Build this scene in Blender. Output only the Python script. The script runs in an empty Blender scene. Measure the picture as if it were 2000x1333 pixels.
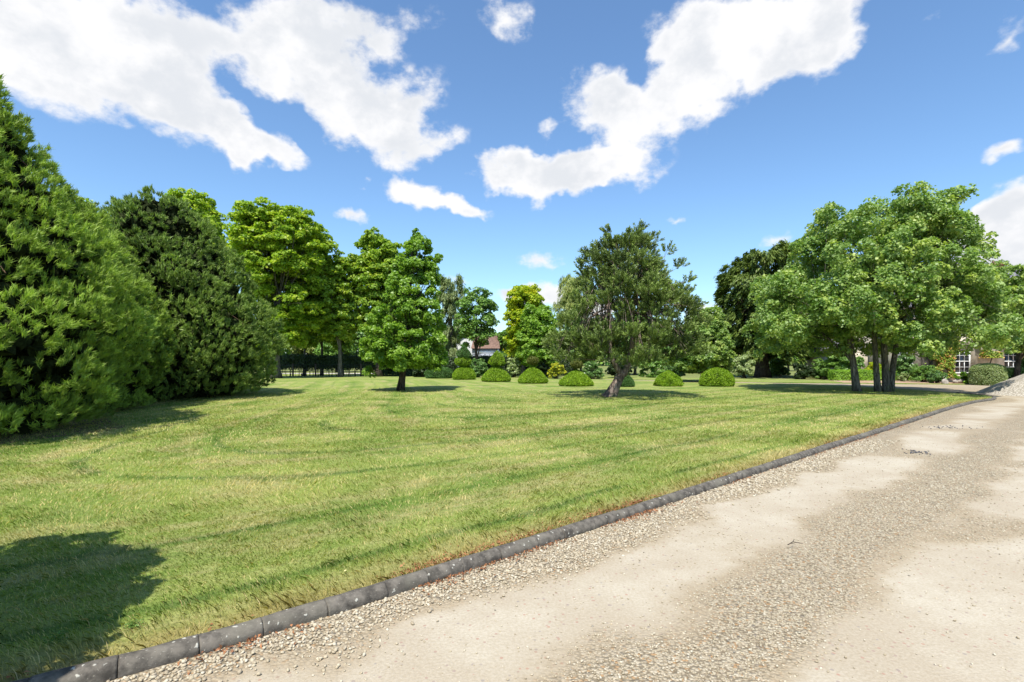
import bpy, math, random
import numpy as np
from mathutils import Vector, Matrix
from mathutils.geometry import delaunay_2d_cdt

# ------------------------------------------------------------------ camera, world, sun, exposure
scene = bpy.context.scene
COL = scene.collection
EYE, F, HY = 1.5, 1000.0, 702.0           # eye height (m), focal length and horizon row in photo pixels
cam_d = bpy.data.cameras.new("camera")
cam_d.sensor_width = 36.0
cam_d.lens = 18.0
cam_d.shift_y = (HY - 666.5) / 2000.0
cam_d.clip_start = 0.05
cam_d.clip_end = 3000
cam = bpy.data.objects.new("camera", cam_d)
cam.location = (0, 0, EYE)
cam.rotation_euler = (math.pi / 2, 0, 0)
COL.objects.link(cam)
scene.camera = cam

SUN_EL = math.radians(61)
SH = Vector((0.22, 0.975, 0)).normalized()          # ground direction the shadows point
ray = Vector((SH.x * math.cos(SUN_EL), SH.y * math.cos(SUN_EL), -math.sin(SUN_EL)))
sun_d = bpy.data.lights.new("sun", 'SUN')
sun_d.energy = 3.9
sun_d.angle = math.radians(0.55)
sun_d.color = (1.0, 0.955, 0.88)
sun = bpy.data.objects.new("sun", sun_d)
sun.rotation_euler = ray.to_track_quat('-Z', 'Y').to_euler()
sun.location = (-10, -20, 40)
COL.objects.link(sun)

scene.view_settings.view_transform = 'Standard'
scene.view_settings.look = 'None'
scene.view_settings.exposure = 0.86
scene.view_settings.gamma = 1.0
scene.render.film_transparent = False
scene.cycles.max_bounces = 9
scene.cycles.diffuse_bounces = 6
scene.cycles.transmission_bounces = 6
scene.cycles.transparent_max_bounces = 4
scene.cycles.use_denoising = True


class NT:
    """small helper for writing node trees"""
    def __init__(self, tree):
        self.t = tree
        self.n = tree.nodes
        self.n.clear()

    def node(self, typ, **kw):
        nd = self.n.new(typ)
        for k, v in kw.items():
            setattr(nd, k, v)
        return nd

    def link(self, a, b):
        self.t.links.new(a, b)

    def put(self, sock, v):
        if isinstance(v, (int, float)):
            sock.default_value = v
        elif isinstance(v, (tuple, list)):
            if len(v) == 3 and sock.type == 'RGBA':
                v = (*v, 1)
            sock.default_value = v
        else:
            self.link(v, sock)

    def math(self, op, a, b=0.0, c=None, clamp=False):
        nd = self.node('ShaderNodeMath', operation=op, use_clamp=clamp)
        self.put(nd.inputs[0], a)
        self.put(nd.inputs[1], b)
        if c is not None:
            self.put(nd.inputs[2], c)
        return nd.outputs[0]

    def vmath(self, op, a, b=None, s=None):
        nd = self.node('ShaderNodeVectorMath', operation=op)
        self.put(nd.inputs[0], a)
        if b is not None:
            self.put(nd.inputs[1], b)
        if s is not None:
            self.put(nd.inputs['Scale'], s)
        return nd.outputs[1] if op in ('DOT_PRODUCT', 'LENGTH', 'DISTANCE') else nd.outputs[0]

    def noise(self, vec, scale, detail=4, rough=0.5, out=0, dist=0.0):
        nd = self.node('ShaderNodeTexNoise')
        if vec is not None:
            self.link(vec, nd.inputs['Vector'])
        nd.inputs['Scale'].default_value = scale
        nd.inputs['Detail'].default_value = detail
        nd.inputs['Roughness'].default_value = rough
        nd.inputs['Distortion'].default_value = dist
        return nd.outputs[out]

    def voronoi(self, vec, scale, feature='F1', out='Distance', rand=1.0):
        nd = self.node('ShaderNodeTexVoronoi', feature=feature)
        if vec is not None:
            self.link(vec, nd.inputs['Vector'])
        nd.inputs['Scale'].default_value = scale
        nd.inputs['Randomness'].default_value = rand
        return nd.outputs[out]

    def mix(self, f, a, b, blend='MIX'):
        nd = self.node('ShaderNodeMix', data_type='RGBA', blend_type=blend)
        self.put(nd.inputs[0], f)
        self.put(nd.inputs[6], a)
        self.put(nd.inputs[7], b)
        return nd.outputs[2]

    def smooth(self, v, lo, hi, a=0.0, b=1.0):
        nd = self.node('ShaderNodeMapRange', interpolation_type='SMOOTHSTEP')
        self.put(nd.inputs[0], v)
        nd.inputs[1].default_value = lo
        nd.inputs[2].default_value = hi
        nd.inputs[3].default_value = a
        nd.inputs[4].default_value = b
        return nd.outputs[0]

    def attr(self, name, out='Fac'):
        nd = self.node('ShaderNodeAttribute', attribute_name=name)
        return nd.outputs[out]

    def bump(self, h, strength=0.5, dist=0.02, normal=None):
        nd = self.node('ShaderNodeBump')
        nd.inputs['Strength'].default_value = strength
        nd.inputs['Distance'].default_value = dist
        self.link(h, nd.inputs['Height'])
        if normal is not None:
            self.link(normal, nd.inputs['Normal'])
        return nd.outputs[0]


world = bpy.data.worlds.new("World")
scene.world = world
world.use_nodes = True
w = NT(world.node_tree)
sky = w.node('ShaderNodeTexSky', sky_type='NISHITA', sun_disc=False)
sky.sun_elevation = SUN_EL
sky.sun_rotation = math.atan2(-SH.x, -SH.y)
sky.altitude = 50
sky.air_density = 1.0
sky.dust_density = 0.6
sky.ozone_density = 2.5
tc = w.node('ShaderNodeTexCoord').outputs['Generated']
# clouds: (photo x, y, half width, half height, tilt deg, weight) -> direction on the sky sphere
CL = [
    (90, 60, 230, 110, 0, 1.3), (250, 150, 240, 95, -22, 1.35), (60, 150, 130, 60, -25, .8), (380, 215, 150, 62, -28, 1.2), (330, 70, 180, 100, 0, 1.2),
    (520, 292, 75, 38, -5, 1.1), (462, 325, 42, 30, 0, .65), (560, 60, 150, 85, 0, 1.15), (640, 150, 140, 85, -15, 1.15), (535, 165, 45, 55, 20, .85),
    (740, 255, 140, 70, -20, 1.25), (800, 200, 80, 60, 30, .85), (690, 20, 190, 50, 5, .9), (870, 270, 50, 30, 20, .5), (730, 75, 75, 35, -25, .6),
    (1000, 20, 70, 42, -20, .62), (1460, 70, 190, 95, 10, 1.45), (1380, 40, 120, 70, 0, 1.0), (1560, 90, 110, 75, 20, .85), (1620, 10, 110, 40, 0, .7),
    (1330, 205, 140, 65, 12, 1.15), (1160, 190, 95, 55, -20, .85), (1200, 240, 90, 60, 20, .9), (1080, 262, 45, 22, 30, .55),
    (1200, 330, 120, 48, 8, 1.2), (1090, 345, 120, 42, 2, 1.25), (985, 330, 80, 38, 0, 1.1), (835, 380, 95, 32, -6, 1.2), (795, 370, 50, 26, 0, .7), (905, 398, 55, 20, -6, .7),
    (708, 356, 26, 16, 0, .55), (710, 380, 24, 14, 0, .5), (690, 437, 45, 18, -5, .75), (650, 442, 25, 10, 0, .3), (1048, 500, 55, 34, 0, .85), (1090, 515, 40, 20, 0, .4),
    (1310, 425, 28, 12, 0, .42), (1960, 470, 110, 75, 10, 1.4), (2050, 440, 120, 90, 10, 1.2), (1985, 288, 45, 22, 0, .75), (1965, 95, 75, 30, 35, .62), (1980, 30, 60, 30, 30, .5), (1665, 85, 20, 30, 10, .42), (1815, 40, 50, 20, 0, .35),
    (985, 580, 60, 26, 5, .95), (1070, 575, 60, 26, 0, .85), (1160, 600, 60, 26, 0, .8), (1550, 470, 50, 20, 0, .6), (1390, 600, 60, 25, 0, .7), (880, 545, 45, 16, 0, .6), (560, 520, 120, 50, 0, .7), (1850, 560, 160, 50, 0, .9),
]
# gentle domain warp, so the ellipses turn into billows
wn = w.noise(tc, 5.5, 4, 0.6, out=1)
warp = w.vmath('SCALE', w.vmath('SUBTRACT', wn, (0.5, 0.5, 0.5)), s=0.10)
wn2 = w.noise(tc, 19, 3, 0.6, out=1)
warp2 = w.vmath('SCALE', w.vmath('SUBTRACT', wn2, (0.5, 0.5, 0.5)), s=0.045)
dirw = w.vmath('ADD', w.vmath('ADD', tc, warp), warp2)
acc = None
for (px, py, rx, ry, tilt, wt) in CL:
    v = Vector(((px - 1000) / F, 1.0, (HY - py) / F))
    L = v.length
    c = v.normalized()
    e1 = Vector((0, 0, 1)).cross(-c).normalized()      # to the right
    e2 = c.cross(-e1).normalized()
    if e2.z < 0:
        e2 = -e2
    t = math.radians(tilt)
    a1 = (e1 * math.cos(t) + e2 * math.sin(t)).normalized()
    a2 = (-e1 * math.sin(t) + e2 * math.cos(t)).normalized()
    a3 = a1.cross(a2)
    R = Matrix((a1, a2, a3)).transposed()
    mp = w.node('ShaderNodeMapping', vector_type='TEXTURE')
    mp.inputs['Location'].default_value = c
    mp.inputs['Rotation'].default_value = R.to_euler('XYZ')
    mp.inputs['Scale'].default_value = (1.14 * rx / F / L, 1.14 * ry / F / L, 1.5)
    w.link(dirw, mp.inputs['Vector'])
    g = w.node('ShaderNodeTexGradient', gradient_type='SPHERICAL')
    w.link(mp.outputs[0], g.inputs[0])
    if acc is None:
        acc = w.math('MULTIPLY', g.outputs['Fac'], wt)
    else:
        acc = w.math('MULTIPLY_ADD', g.outputs['Fac'], wt, acc)
n1 = w.noise(w.vmath('MULTIPLY', tc, (1, 1, 1.5)), 13, 9, 0.62)
n2 = w.noise(w.vmath('MULTIPLY', tc, (1, 1, 1.5)), 5, 3, 0.5)
nz = w.math('ADD', w.math('MULTIPLY', w.math('SUBTRACT', n1, 0.5), 1.9), w.math('MULTIPLY', w.math('SUBTRACT', n2, 0.5), 0.8))
dens = w.math('ADD', acc, nz)
has = w.smooth(acc, 0.03, 0.22)
alpha = w.math('MULTIPLY', w.smooth(dens, 0.18, 0.76), has)
n3 = w.noise(w.vmath('ADD', tc, (0.02, 0.0, -0.035)), 6.5, 5, 0.55)
core = w.math('MULTIPLY', w.smooth(w.math('ADD', n3, w.math('MULTIPLY', w.math('SUBTRACT', n1, 0.5), 0.5)), 0.38, 0.60), w.smooth(acc, 0.30, 1.0))
ccol = w.mix(core, (3.75, 3.75, 3.8), (2.95, 3.06, 3.24))
skc = w.mix(1.0, sky.outputs[0], (0.62, 0.735, 0.80), 'MULTIPLY')
out = w.mix(alpha, skc, ccol)
bg = w.node('ShaderNodeBackground')
bg.inputs['Strength'].default_value = 0.15
w.link(out, bg.inputs['Color'])
wo = w.node('ShaderNodeOutputWorld')
w.link(bg.outputs[0], wo.inputs[0])
world.cycles.sampling_method = 'MANUAL'
world.cycles.sample_map_resolution = 512


# ------------------------------------------------------------------ helpers
def link(o, parent=None):
    COL.objects.link(o)
    if parent is not None:
        o.parent = parent
    return o


def tag(o, label=None, cat=None, group=None, kind=None):
    if label:
        o['label'] = label
    if cat:
        o['category'] = cat
    if group:
        o['group'] = group
    if kind:
        o['kind'] = kind
    return o


def empty(name, loc=(0, 0, 0)):
    o = bpy.data.objects.new(name, None)
    o.location = loc
    o.empty_display_size = 0.3
    return link(o)


def mesh_np(name, verts, loops, counts, mat, parent=None, attrs=None, smooth=False, origin=None):
    """verts (N,3), loops flat vertex indices, counts per face or a constant"""
    verts = np.asarray(verts, dtype=np.float32).reshape(-1, 3)
    loops = np.asarray(loops, dtype=np.int32).ravel()
    if np.isscalar(counts):
        counts = np.full(len(loops) // counts, counts, dtype=np.int32)
    counts = np.asarray(counts, dtype=np.int32)
    if origin is not None:
        verts = verts - np.asarray(origin, dtype=np.float32)
    me = bpy.data.meshes.new(name)
    me.vertices.add(len(verts))
    me.vertices.foreach_set('co', verts.ravel())
    me.loops.add(len(loops))
    me.loops.foreach_set('vertex_index', loops)
    me.polygons.add(len(counts))
    starts = np.concatenate(([0], np.cumsum(counts)[:-1])).astype(np.int32)
    me.polygons.foreach_set('loop_start', starts)
    me.polygons.foreach_set('loop_total', counts)
    if smooth:
        me.polygons.foreach_set('use_smooth', np.ones(len(counts), dtype=bool))
    for k, (dom, data) in (attrs or {}).items():
        data = np.asarray(data, dtype=np.float32)
        if data.ndim == 1:
            a = me.attributes.new(k, 'FLOAT', dom)
            a.data.foreach_set('value', data)
        else:
            a = me.attributes.new(k, 'FLOAT_VECTOR', dom)
            a.data.foreach_set('vector', data.ravel())
    me.update(calc_edges=True)
    me.materials.append(mat)
    o = bpy.data.objects.new(name, me)
    link(o, parent)
    if origin is not None and parent is None:
        o.location = origin
    return o


class MB:
    """collects polygons, builds ONE mesh object"""
    def __init__(self):
        self.v = []
        self.f = []

    def add(self, vs, fs):
        b = len(self.v)
        self.v += [tuple(p) for p in vs]
        self.f += [[i + b for i in f] for f in fs]
        return self

    def box(self, x0, x1, y0, y1, z0, z1):
        vs = [(x0, y0, z0), (x1, y0, z0), (x1, y1, z0), (x0, y1, z0), (x0, y0, z1), (x1, y0, z1), (x1, y1, z1), (x0, y1, z1)]
        return self.add(vs, [(0, 3, 2, 1), (4, 5, 6, 7), (0, 1, 5, 4), (1, 2, 6, 5), (2, 3, 7, 6), (3, 0, 4, 7)])

    def tube(self, pts, rad, sides=7, cap=True, wob=0.0, rng=None):
        pts = [Vector(p) for p in pts]
        n = len(pts)
        t = (pts[1] - pts[0]).normalized()
        ref = Vector((1, 0, 0)) if abs(t.x) < 0.8 else Vector((0, 1, 0))
        u = (ref - t * ref.dot(t)).normalized()
        vs = []
        for i in range(n):
            t = (pts[min(i + 1, n - 1)] - pts[max(i - 1, 0)]).normalized()
            u = (u - t * u.dot(t)).normalized()
            b = t.cross(u)
            for k in range(sides):
                a = 2 * math.pi * k / sides
                r = rad[i]
                if wob and rng:
                    r *= 1 + wob * (rng.random() * 2 - 1) + wob * 0.8 * math.sin(3 * a + i * 0.35)
                vs.append(pts[i] + (u * math.cos(a) + b * math.sin(a)) * r)
        fs = []
        for i in range(n - 1):
            for k in range(sides):
                k2 = (k + 1) % sides
                fs.append((i * sides + k, i * sides + k2, (i + 1) * sides + k2, (i + 1) * sides + k))
        if cap:
            fs.append(tuple(reversed(range(sides))))
            fs.append(tuple((n - 1) * sides + k for k in range(sides)))
        return self.add(vs, fs)

    def build(self, name, mat, parent=None, smooth=False, origin=None):
        loops = [i for f in self.f for i in f]
        counts = [len(f) for f in self.f]
        return mesh_np(name, np.array(self.v), loops, counts, mat, parent, smooth=smooth, origin=origin)


def px(x, Y):
    return (x - 1000) / F * Y


def pz(y, Y):
    return EYE + (HY - y) / F * Y


def gy(y):
    return EYE * F / (y - HY)


# ------------------------------------------------------------------ materials
def new_mat(name):
    m = bpy.data.materials.new(name)
    m.use_nodes = True
    return m, NT(m.node_tree)


def finish(t, shader, disp=None):
    o = t.node('ShaderNodeOutputMaterial')
    t.link(shader, o.inputs[0])


def principled(t, col, rough=0.7, spec=0.3, normal=None):
    p = t.node('ShaderNodeBsdfPrincipled')
    t.put(p.inputs['Base Color'], col)
    t.put(p.inputs['Roughness'], rough)
    p.inputs['Specular IOR Level'].default_value = spec
    if normal is not None:
        t.link(normal, p.inputs['Normal'])
    return p.outputs[0]


def leaf_mat(name, dark, light, hue2=None, trans=0.3, gloss=0.35, rough=0.42, nscale=0.7):
    """leaf colours vary leaf by leaf (rnd) and spray by spray (noise in the crown)"""
    m, t = new_mat(name)
    geo = t.node('ShaderNodeTexCoord').outputs['Object']
    r = t.attr('rnd')
    n = t.noise(geo, nscale, 2, 0.5)
    f = t.math('ADD', t.math('MULTIPLY', r, 0.65), t.math('MULTIPLY', t.math('SUBTRACT', n, 0.35), 1.0), clamp=True)
    c = t.mix(f, dark, light)
    if hue2 is not None:
        n2 = t.noise(geo, nscale * 2.3, 2, 0.5)
        c = t.mix(t.smooth(t.math('ADD', n2, t.math('MULTIPLY', r, 0.12)), 0.58, 0.72), c, hue2)
    p = principled(t, c, rough, gloss)
    tr = t.node('ShaderNodeBsdfTranslucent')
    tcol = t.mix(1.0, c, (1.15, 1.3, 0.55), 'MULTIPLY')
    t.link(tcol, tr.inputs['Color'])
    mx = t.node('ShaderNodeMixShader')
    mx.inputs[0].default_value = trans
    t.link(p, mx.inputs[1])
    t.link(tr.outputs[0], mx.inputs[2])
    finish(t, mx.outputs[0])
    return m


def bark_mat(name, a, b, scale=9):
    m, t = new_mat(name)
    co = t.node('ShaderNodeTexCoord').outputs['Object']
    v = t.vmath('MULTIPLY', co, (1, 1, 0.22))
    n = t.noise(v, scale, 6, 0.65)
    n2 = t.noise(co, 2.2, 3, 0.5)
    vo = t.voronoi(v, scale * 1.2, 'DISTANCE_TO_EDGE')
    c = t.mix(t.smooth(n, 0.35, 0.65), a, b)
    c = t.mix(t.smooth(n2, 0.55, 0.72), c, (0.13, 0.14, 0.07))
    c = t.mix(t.smooth(vo, 0.0, 0.09, 0.55, 0.0), c, tuple(x * 0.35 for x in a))
    h = t.math('ADD', n, t.smooth(vo, 0.0, 0.15))
    finish(t, principled(t, c, 0.92, 0.15, t.bump(h, 0.9, 0.03)))
    return m


def flat_mat(name, col, rough=0.7, spec=0.3, nscale=6, var=0.25, bump=0.2):
    m, t = new_mat(name)
    co = t.node('ShaderNodeTexCoord').outputs['Object']
    n = t.noise(co, nscale, 5, 0.6)
    c = t.mix(t.smooth(n, 0.3, 0.7), tuple(x * (1 - var) for x in col), tuple(min(1, x * (1 + var * 0.6)) for x in col))
    finish(t, principled(t, c, rough, spec, t.bump(n, bump, 0.02)))
    return m


def grass_colour(t, pos, luv, rnd=None):
    """turf: mowing passes run along luv.x, tufts, dry patches"""
    sep = t.node('ShaderNodeSeparateXYZ')
    t.link(luv, sep.inputs[0])
    kd, ks, kerbd = sep.outputs[0], sep.outputs[1], sep.outputs[2]
    wob = t.noise(pos, 0.35, 2, 0.5)
    kdw = t.math('ADD', kd, t.math('MULTIPLY', t.math('SUBTRACT', wob, 0.5), 0.45))
    s1 = t.math('SINE', t.math('MULTIPLY', kdw, 2 * math.pi / 2.3))
    fine = t.noise(pos, 30, 4, 0.7)
    mid = t.noise(pos, 3.2, 4, 0.65)
    low = t.noise(pos, 0.45, 3, 0.6)
    streak_v = t.node('ShaderNodeCombineXYZ')
    t.link(t.math('MULTIPLY', kdw, 2.6), streak_v.inputs[0])
    t.link(t.math('MULTIPLY', ks, 0.32), streak_v.inputs[1])
    streak = t.noise(streak_v.outputs[0], 1.0, 4, 0.6)
    green = t.mix(t.smooth(t.math('ADD', s1, t.math('MULTIPLY', t.math('SUBTRACT', mid, 0.5), 3.0)), -1.2, 1.2), (0.125, 0.195, 0.034), (0.218, 0.270, 0.066))
    green = t.mix(t.smooth(low, 0.35, 0.7), green, (0.245, 0.280, 0.070))
    fr = t.math('ABSOLUTE', t.math('SUBTRACT', t.math('FRACT', t.math('DIVIDE', kdw, 1.15)), 0.5))
    line = t.math('MULTIPLY', t.smooth(fr, 0.0, 0.10, 1.0, 0.0), t.smooth(t.math('ADD', streak, t.math('MULTIPLY', t.math('SUBTRACT', mid, .5), .6)), 0.32, 0.54))
    green = t.mix(t.math('MULTIPLY', line, t.smooth(ks, 42.0, 50.0, 0.85, 0.45)), green, (0.060, 0.125, 0.020))
    fr2 = t.math('ABSOLUTE', t.math('SUBTRACT', t.math('FRACT', t.math('ADD', t.math('DIVIDE', kdw, 1.15), 0.32)), 0.5))
    dryl = t.math('MULTIPLY', t.smooth(fr2, 0.02, 0.25, 1.0, 0.0), 0.07)
    dry = t.math('ADD', t.math('ADD', t.math('MULTIPLY', streak, 0.75), t.math('MULTIPLY', mid, 0.35)), dryl)
    dry = t.smooth(t.math('ADD', dry, t.math('MULTIPLY', low, 0.22)), 0.62, 0.88)
    c = t.mix(t.math('MULTIPLY', dry, 0.70), green, (0.36, 0.305, 0.155))
    edge = t.smooth(t.math('ADD', kerbd, t.math('MULTIPLY', t.math('SUBTRACT', mid, .5), .5)), 0.08, 0.42, 0.75, 0.0)
    c = t.mix(edge, c, (0.27, 0.21, 0.085))
    if rnd is not None:
        c = t.mix(t.smooth(rnd, 0.76, 0.90), c, (0.36, 0.31, 0.14))
        c = t.mix(1.0, c, t.mix(rnd, (1.15, 1.12, 0.95), (2.0, 1.85, 1.95)), 'MULTIPLY')
    else:
        c = t.mix(1.0, c, t.mix(t.smooth(fine, 0.3, 0.7), (0.78, 0.82, 0.66), (1.38, 1.36, 1.35)), 'MULTIPLY')
    return c, fine, mid


def turf_mat():
    m, t = new_mat('turf')
    pos = t.node('ShaderNodeNewGeometry').outputs['Position']
    c, fine, mid = grass_colour(t, pos, t.attr('luv', 'Vector'))
    f2 = t.noise(t.vmath('MULTIPLY', pos, (1, 1, 1)), 75, 3, 0.7)
    h = t.math('ADD', t.math('ADD', fine, t.math('MULTIPLY', mid, 0.8)), t.math('MULTIPLY', f2, 0.5))
    finish(t, principled(t, c, 0.8, 0.15, t.bump(h, 0.75, 0.045)))
    return m


def blade_mat():
    m, t = new_mat('grass_blade')
    pos = t.node('ShaderNodeNewGeometry').outputs['Position']
    c, fine, mid = grass_colour(t, pos, t.attr('luv', 'Vector'), t.attr('rnd'))
    p = principled(t, c, 0.5, 0.25)
    tr = t.node('ShaderNodeBsdfTranslucent')
    t.link(t.mix(1.0, c, (1.2, 1.35, 0.6), 'MULTIPLY'), tr.inputs['Color'])
    mx = t.node('ShaderNodeMixShader')
    mx.inputs[0].default_value = 0.35
    t.link(p, mx.inputs[1])
    t.link(tr.outputs[0], mx.inputs[2])
    finish(t, mx.outputs[0])
    return m


def drive_mat():
    m, t = new_mat('drive_surface')
    pos = t.node('ShaderNodeNewGeometry').outputs['Position']
    kd = t.node('ShaderNodeSeparateXYZ')
    t.link(t.attr('luv', 'Vector'), kd.inputs[0])
    d, s = kd.outputs[0], kd.outputs[1]
    wob = t.math('MULTIPLY', t.math('SUBTRACT', t.noise(pos, 0.9, 3, 0.6), 0.5), 0.75)
    dw = t.math('ADD', d, wob)
    loose = t.attr('loose')
    edge = t.noise(pos, 5, 5, 0.65)
    lo = t.smooth(t.math('ADD', loose, t.math('MULTIPLY', t.math('SUBTRACT', edge, 0.5), 0.7)), 0.18, 0.78)
    stonec = t.voronoi(pos, 58, 'F1', 'Color')
    stoned = t.voronoi(pos, 58, 'F1', 'Distance')
    sc = t.node('ShaderNodeSeparateXYZ')
    t.link(stonec, sc.inputs[0])
    g = t.mix(sc.outputs[0], (0.31, 0.25, 0.165), (0.475, 0.41, 0.30))
    g = t.mix(t.smooth(sc.outputs[1], 0.86, 0.92), g, (0.364, 0.231, 0.119))
    g = t.mix(t.smooth(sc.outputs[2], 0.93, 0.97), g, (0.24, 0.205, 0.155))
    g = t.mix(t.smooth(stoned, 0.42, 0.75, 0.0, 0.8), g, (0.168, 0.133, 0.084))
    f1 = t.noise(pos, 60, 4, 0.7)
    f2 = t.noise(pos, 1.3, 4, 0.6)
    f3 = t.noise(pos, 9, 5, 0.65)
    base = t.mix(t.smooth(f2, 0.3, 0.7), (0.385, 0.325, 0.24), (0.465, 0.415, 0.325))
    base = t.mix(t.smooth(f3, 0.35, 0.75, 0.0, 0.5), base, (0.392, 0.336, 0.252))
    base = t.mix(t.smooth(f1, 0.35, 0.65), t.mix(1.0, base, (0.86, 0.84, 0.8), 'MULTIPLY'), base)
    speck = t.voronoi(pos, 23, 'F1', 'Distance')
    spc = t.node('ShaderNodeSeparateXYZ')
    t.link(t.voronoi(pos, 23, 'F1', 'Color'), spc.inputs[0])
    sm = t.math('MULTIPLY', t.smooth(speck, 0.16, 0.24, 1.0, 0.0), t.smooth(spc.outputs[0], 0.45, 0.5))
    base = t.mix(t.math('MULTIPLY', sm, 0.75), base, t.mix(spc.outputs[1], (0.350, 0.189, 0.133), (0.238, 0.217, 0.196)))
    # brown fines between the loose gravel and the worn tracks
    dirt = t.math('MULTIPLY', t.smooth(t.math('ABSOLUTE', t.math('SUBTRACT', t.math('ADD', loose, t.math('MULTIPLY', t.math('SUBTRACT', edge, .5), .5)), 0.42)), 0.0, 0.40, 1.0, 0.0), t.smooth(f2, 0.30, 0.60))
    c = t.mix(lo, base, g)
    c = t.mix(t.math('MULTIPLY', dirt, 0.5), c, (0.27, 0.20, 0.115))
    h = t.math('ADD', t.math('MULTIPLY', t.math('SUBTRACT', 1.0, stoned), t.math('ADD', t.math('MULTIPLY', lo, 0.9), 0.1)), t.math('MULTIPLY', f1, 0.25))
    finish(t, principled(t, c, 0.9, 0.15, t.bump(h, 0.75, 0.02)))
    return m


def simple_ground_mat(name, a, b, sc=1.2):
    m, t = new_mat(name)
    pos = t.node('ShaderNodeNewGeometry').outputs['Position']
    n = t.noise(pos, sc, 5, 0.6)
    f = t.noise(pos, 25, 4, 0.7)
    c = t.mix(t.smooth(n, 0.35, 0.65), a, b)
    c = t.mix(1.0, c, t.mix(t.smooth(f, 0.3, 0.7), (0.7, 0.7, 0.65), (1.2, 1.2, 1.2)), 'MULTIPLY')
    finish(t, principled(t, c, 0.9, 0.1, t.bump(f, 0.6, 0.03)))
    return m


def stone_mat(name='gravel_stone'):
    m, t = new_mat(name)
    r = t.attr('rnd')
    cr = t.node('ShaderNodeValToRGB')
    cr.color_ramp.interpolation = 'LINEAR'
    els = cr.color_ramp.elements
    els[0].position = 0
    els[0].color = (0.33, 0.27, 0.19, 1)
    els[1].position = 1
    els[1].color = (0.27, 0.24, 0.19, 1)
    for p, c in ((0.25, (0.38, 0.315, 0.21)), (0.55, (0.46, 0.395, 0.28)), (0.8, (0.53, 0.475, 0.365)), (0.90, (0.42, 0.31, 0.18)), (0.95, (0.34, 0.22, 0.12)), (0.97, (0.28, 0.25, 0.20))):
        e = els.new(p)
        e.color = (*c, 1)
    t.link(r, cr.inputs[0])
    pos = t.node('ShaderNodeNewGeometry').outputs['Position']
    n = t.noise(pos, 90, 3, 0.6)
    c = t.mix(t.smooth(n, 0.4, 0.7, 0.0, 0.3), cr.outputs[0], (0.315, 0.252, 0.168))
    finish(t, principled(t, c, 0.8, 0.25, t.bump(n, 0.3, 0.004)))
    return m


def kerb_mat():
    m, t = new_mat('lichened_stone')
    pos = t.node('ShaderNodeNewGeometry').outputs['Position']
    n = t.noise(pos, 14, 6, 0.65)
    nb = t.noise(pos, 2.3, 3, 0.6)
    c = t.mix(t.smooth(n, 0.3, 0.7), (0.050, 0.044, 0.036), (0.165, 0.145, 0.118))
    c = t.mix(t.smooth(nb, 0.45, 0.68, 0.0, 0.7), c, (0.17, 0.155, 0.12))
    dpos = t.vmath('ADD', pos, t.vmath('SCALE', t.noise(pos, 40, 2, 0.5, out=1), s=0.03))
    v = t.voronoi(dpos, 26, 'F1', 'Distance')
    vc = t.node('ShaderNodeSeparateXYZ')
    t.link(t.voronoi(dpos, 26, 'F1', 'Color'), vc.inputs[0])
    th = t.math('MULTIPLY', vc.outputs[0], 0.60)
    spot = t.smooth(t.math('SUBTRACT', t.math('SUBTRACT', th, 0.28), v), -0.04, 0.10)
    c = t.mix(t.math('MULTIPLY', spot, 0.9), c, (0.46, 0.44, 0.37))
    v2 = t.voronoi(dpos, 55, 'F1', 'Distance')
    c = t.mix(t.math('MULTIPLY', t.smooth(v2, 0.10, 0.17, 1.0, 0.0), 0.6), c, (0.30, 0.28, 0.23))
    finish(t, principled(t, c, 0.85, 0.25, t.bump(t.math('ADD', n, t.math('MULTIPLY', spot, 0.3)), 0.8, 0.012)))
    return m


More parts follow.
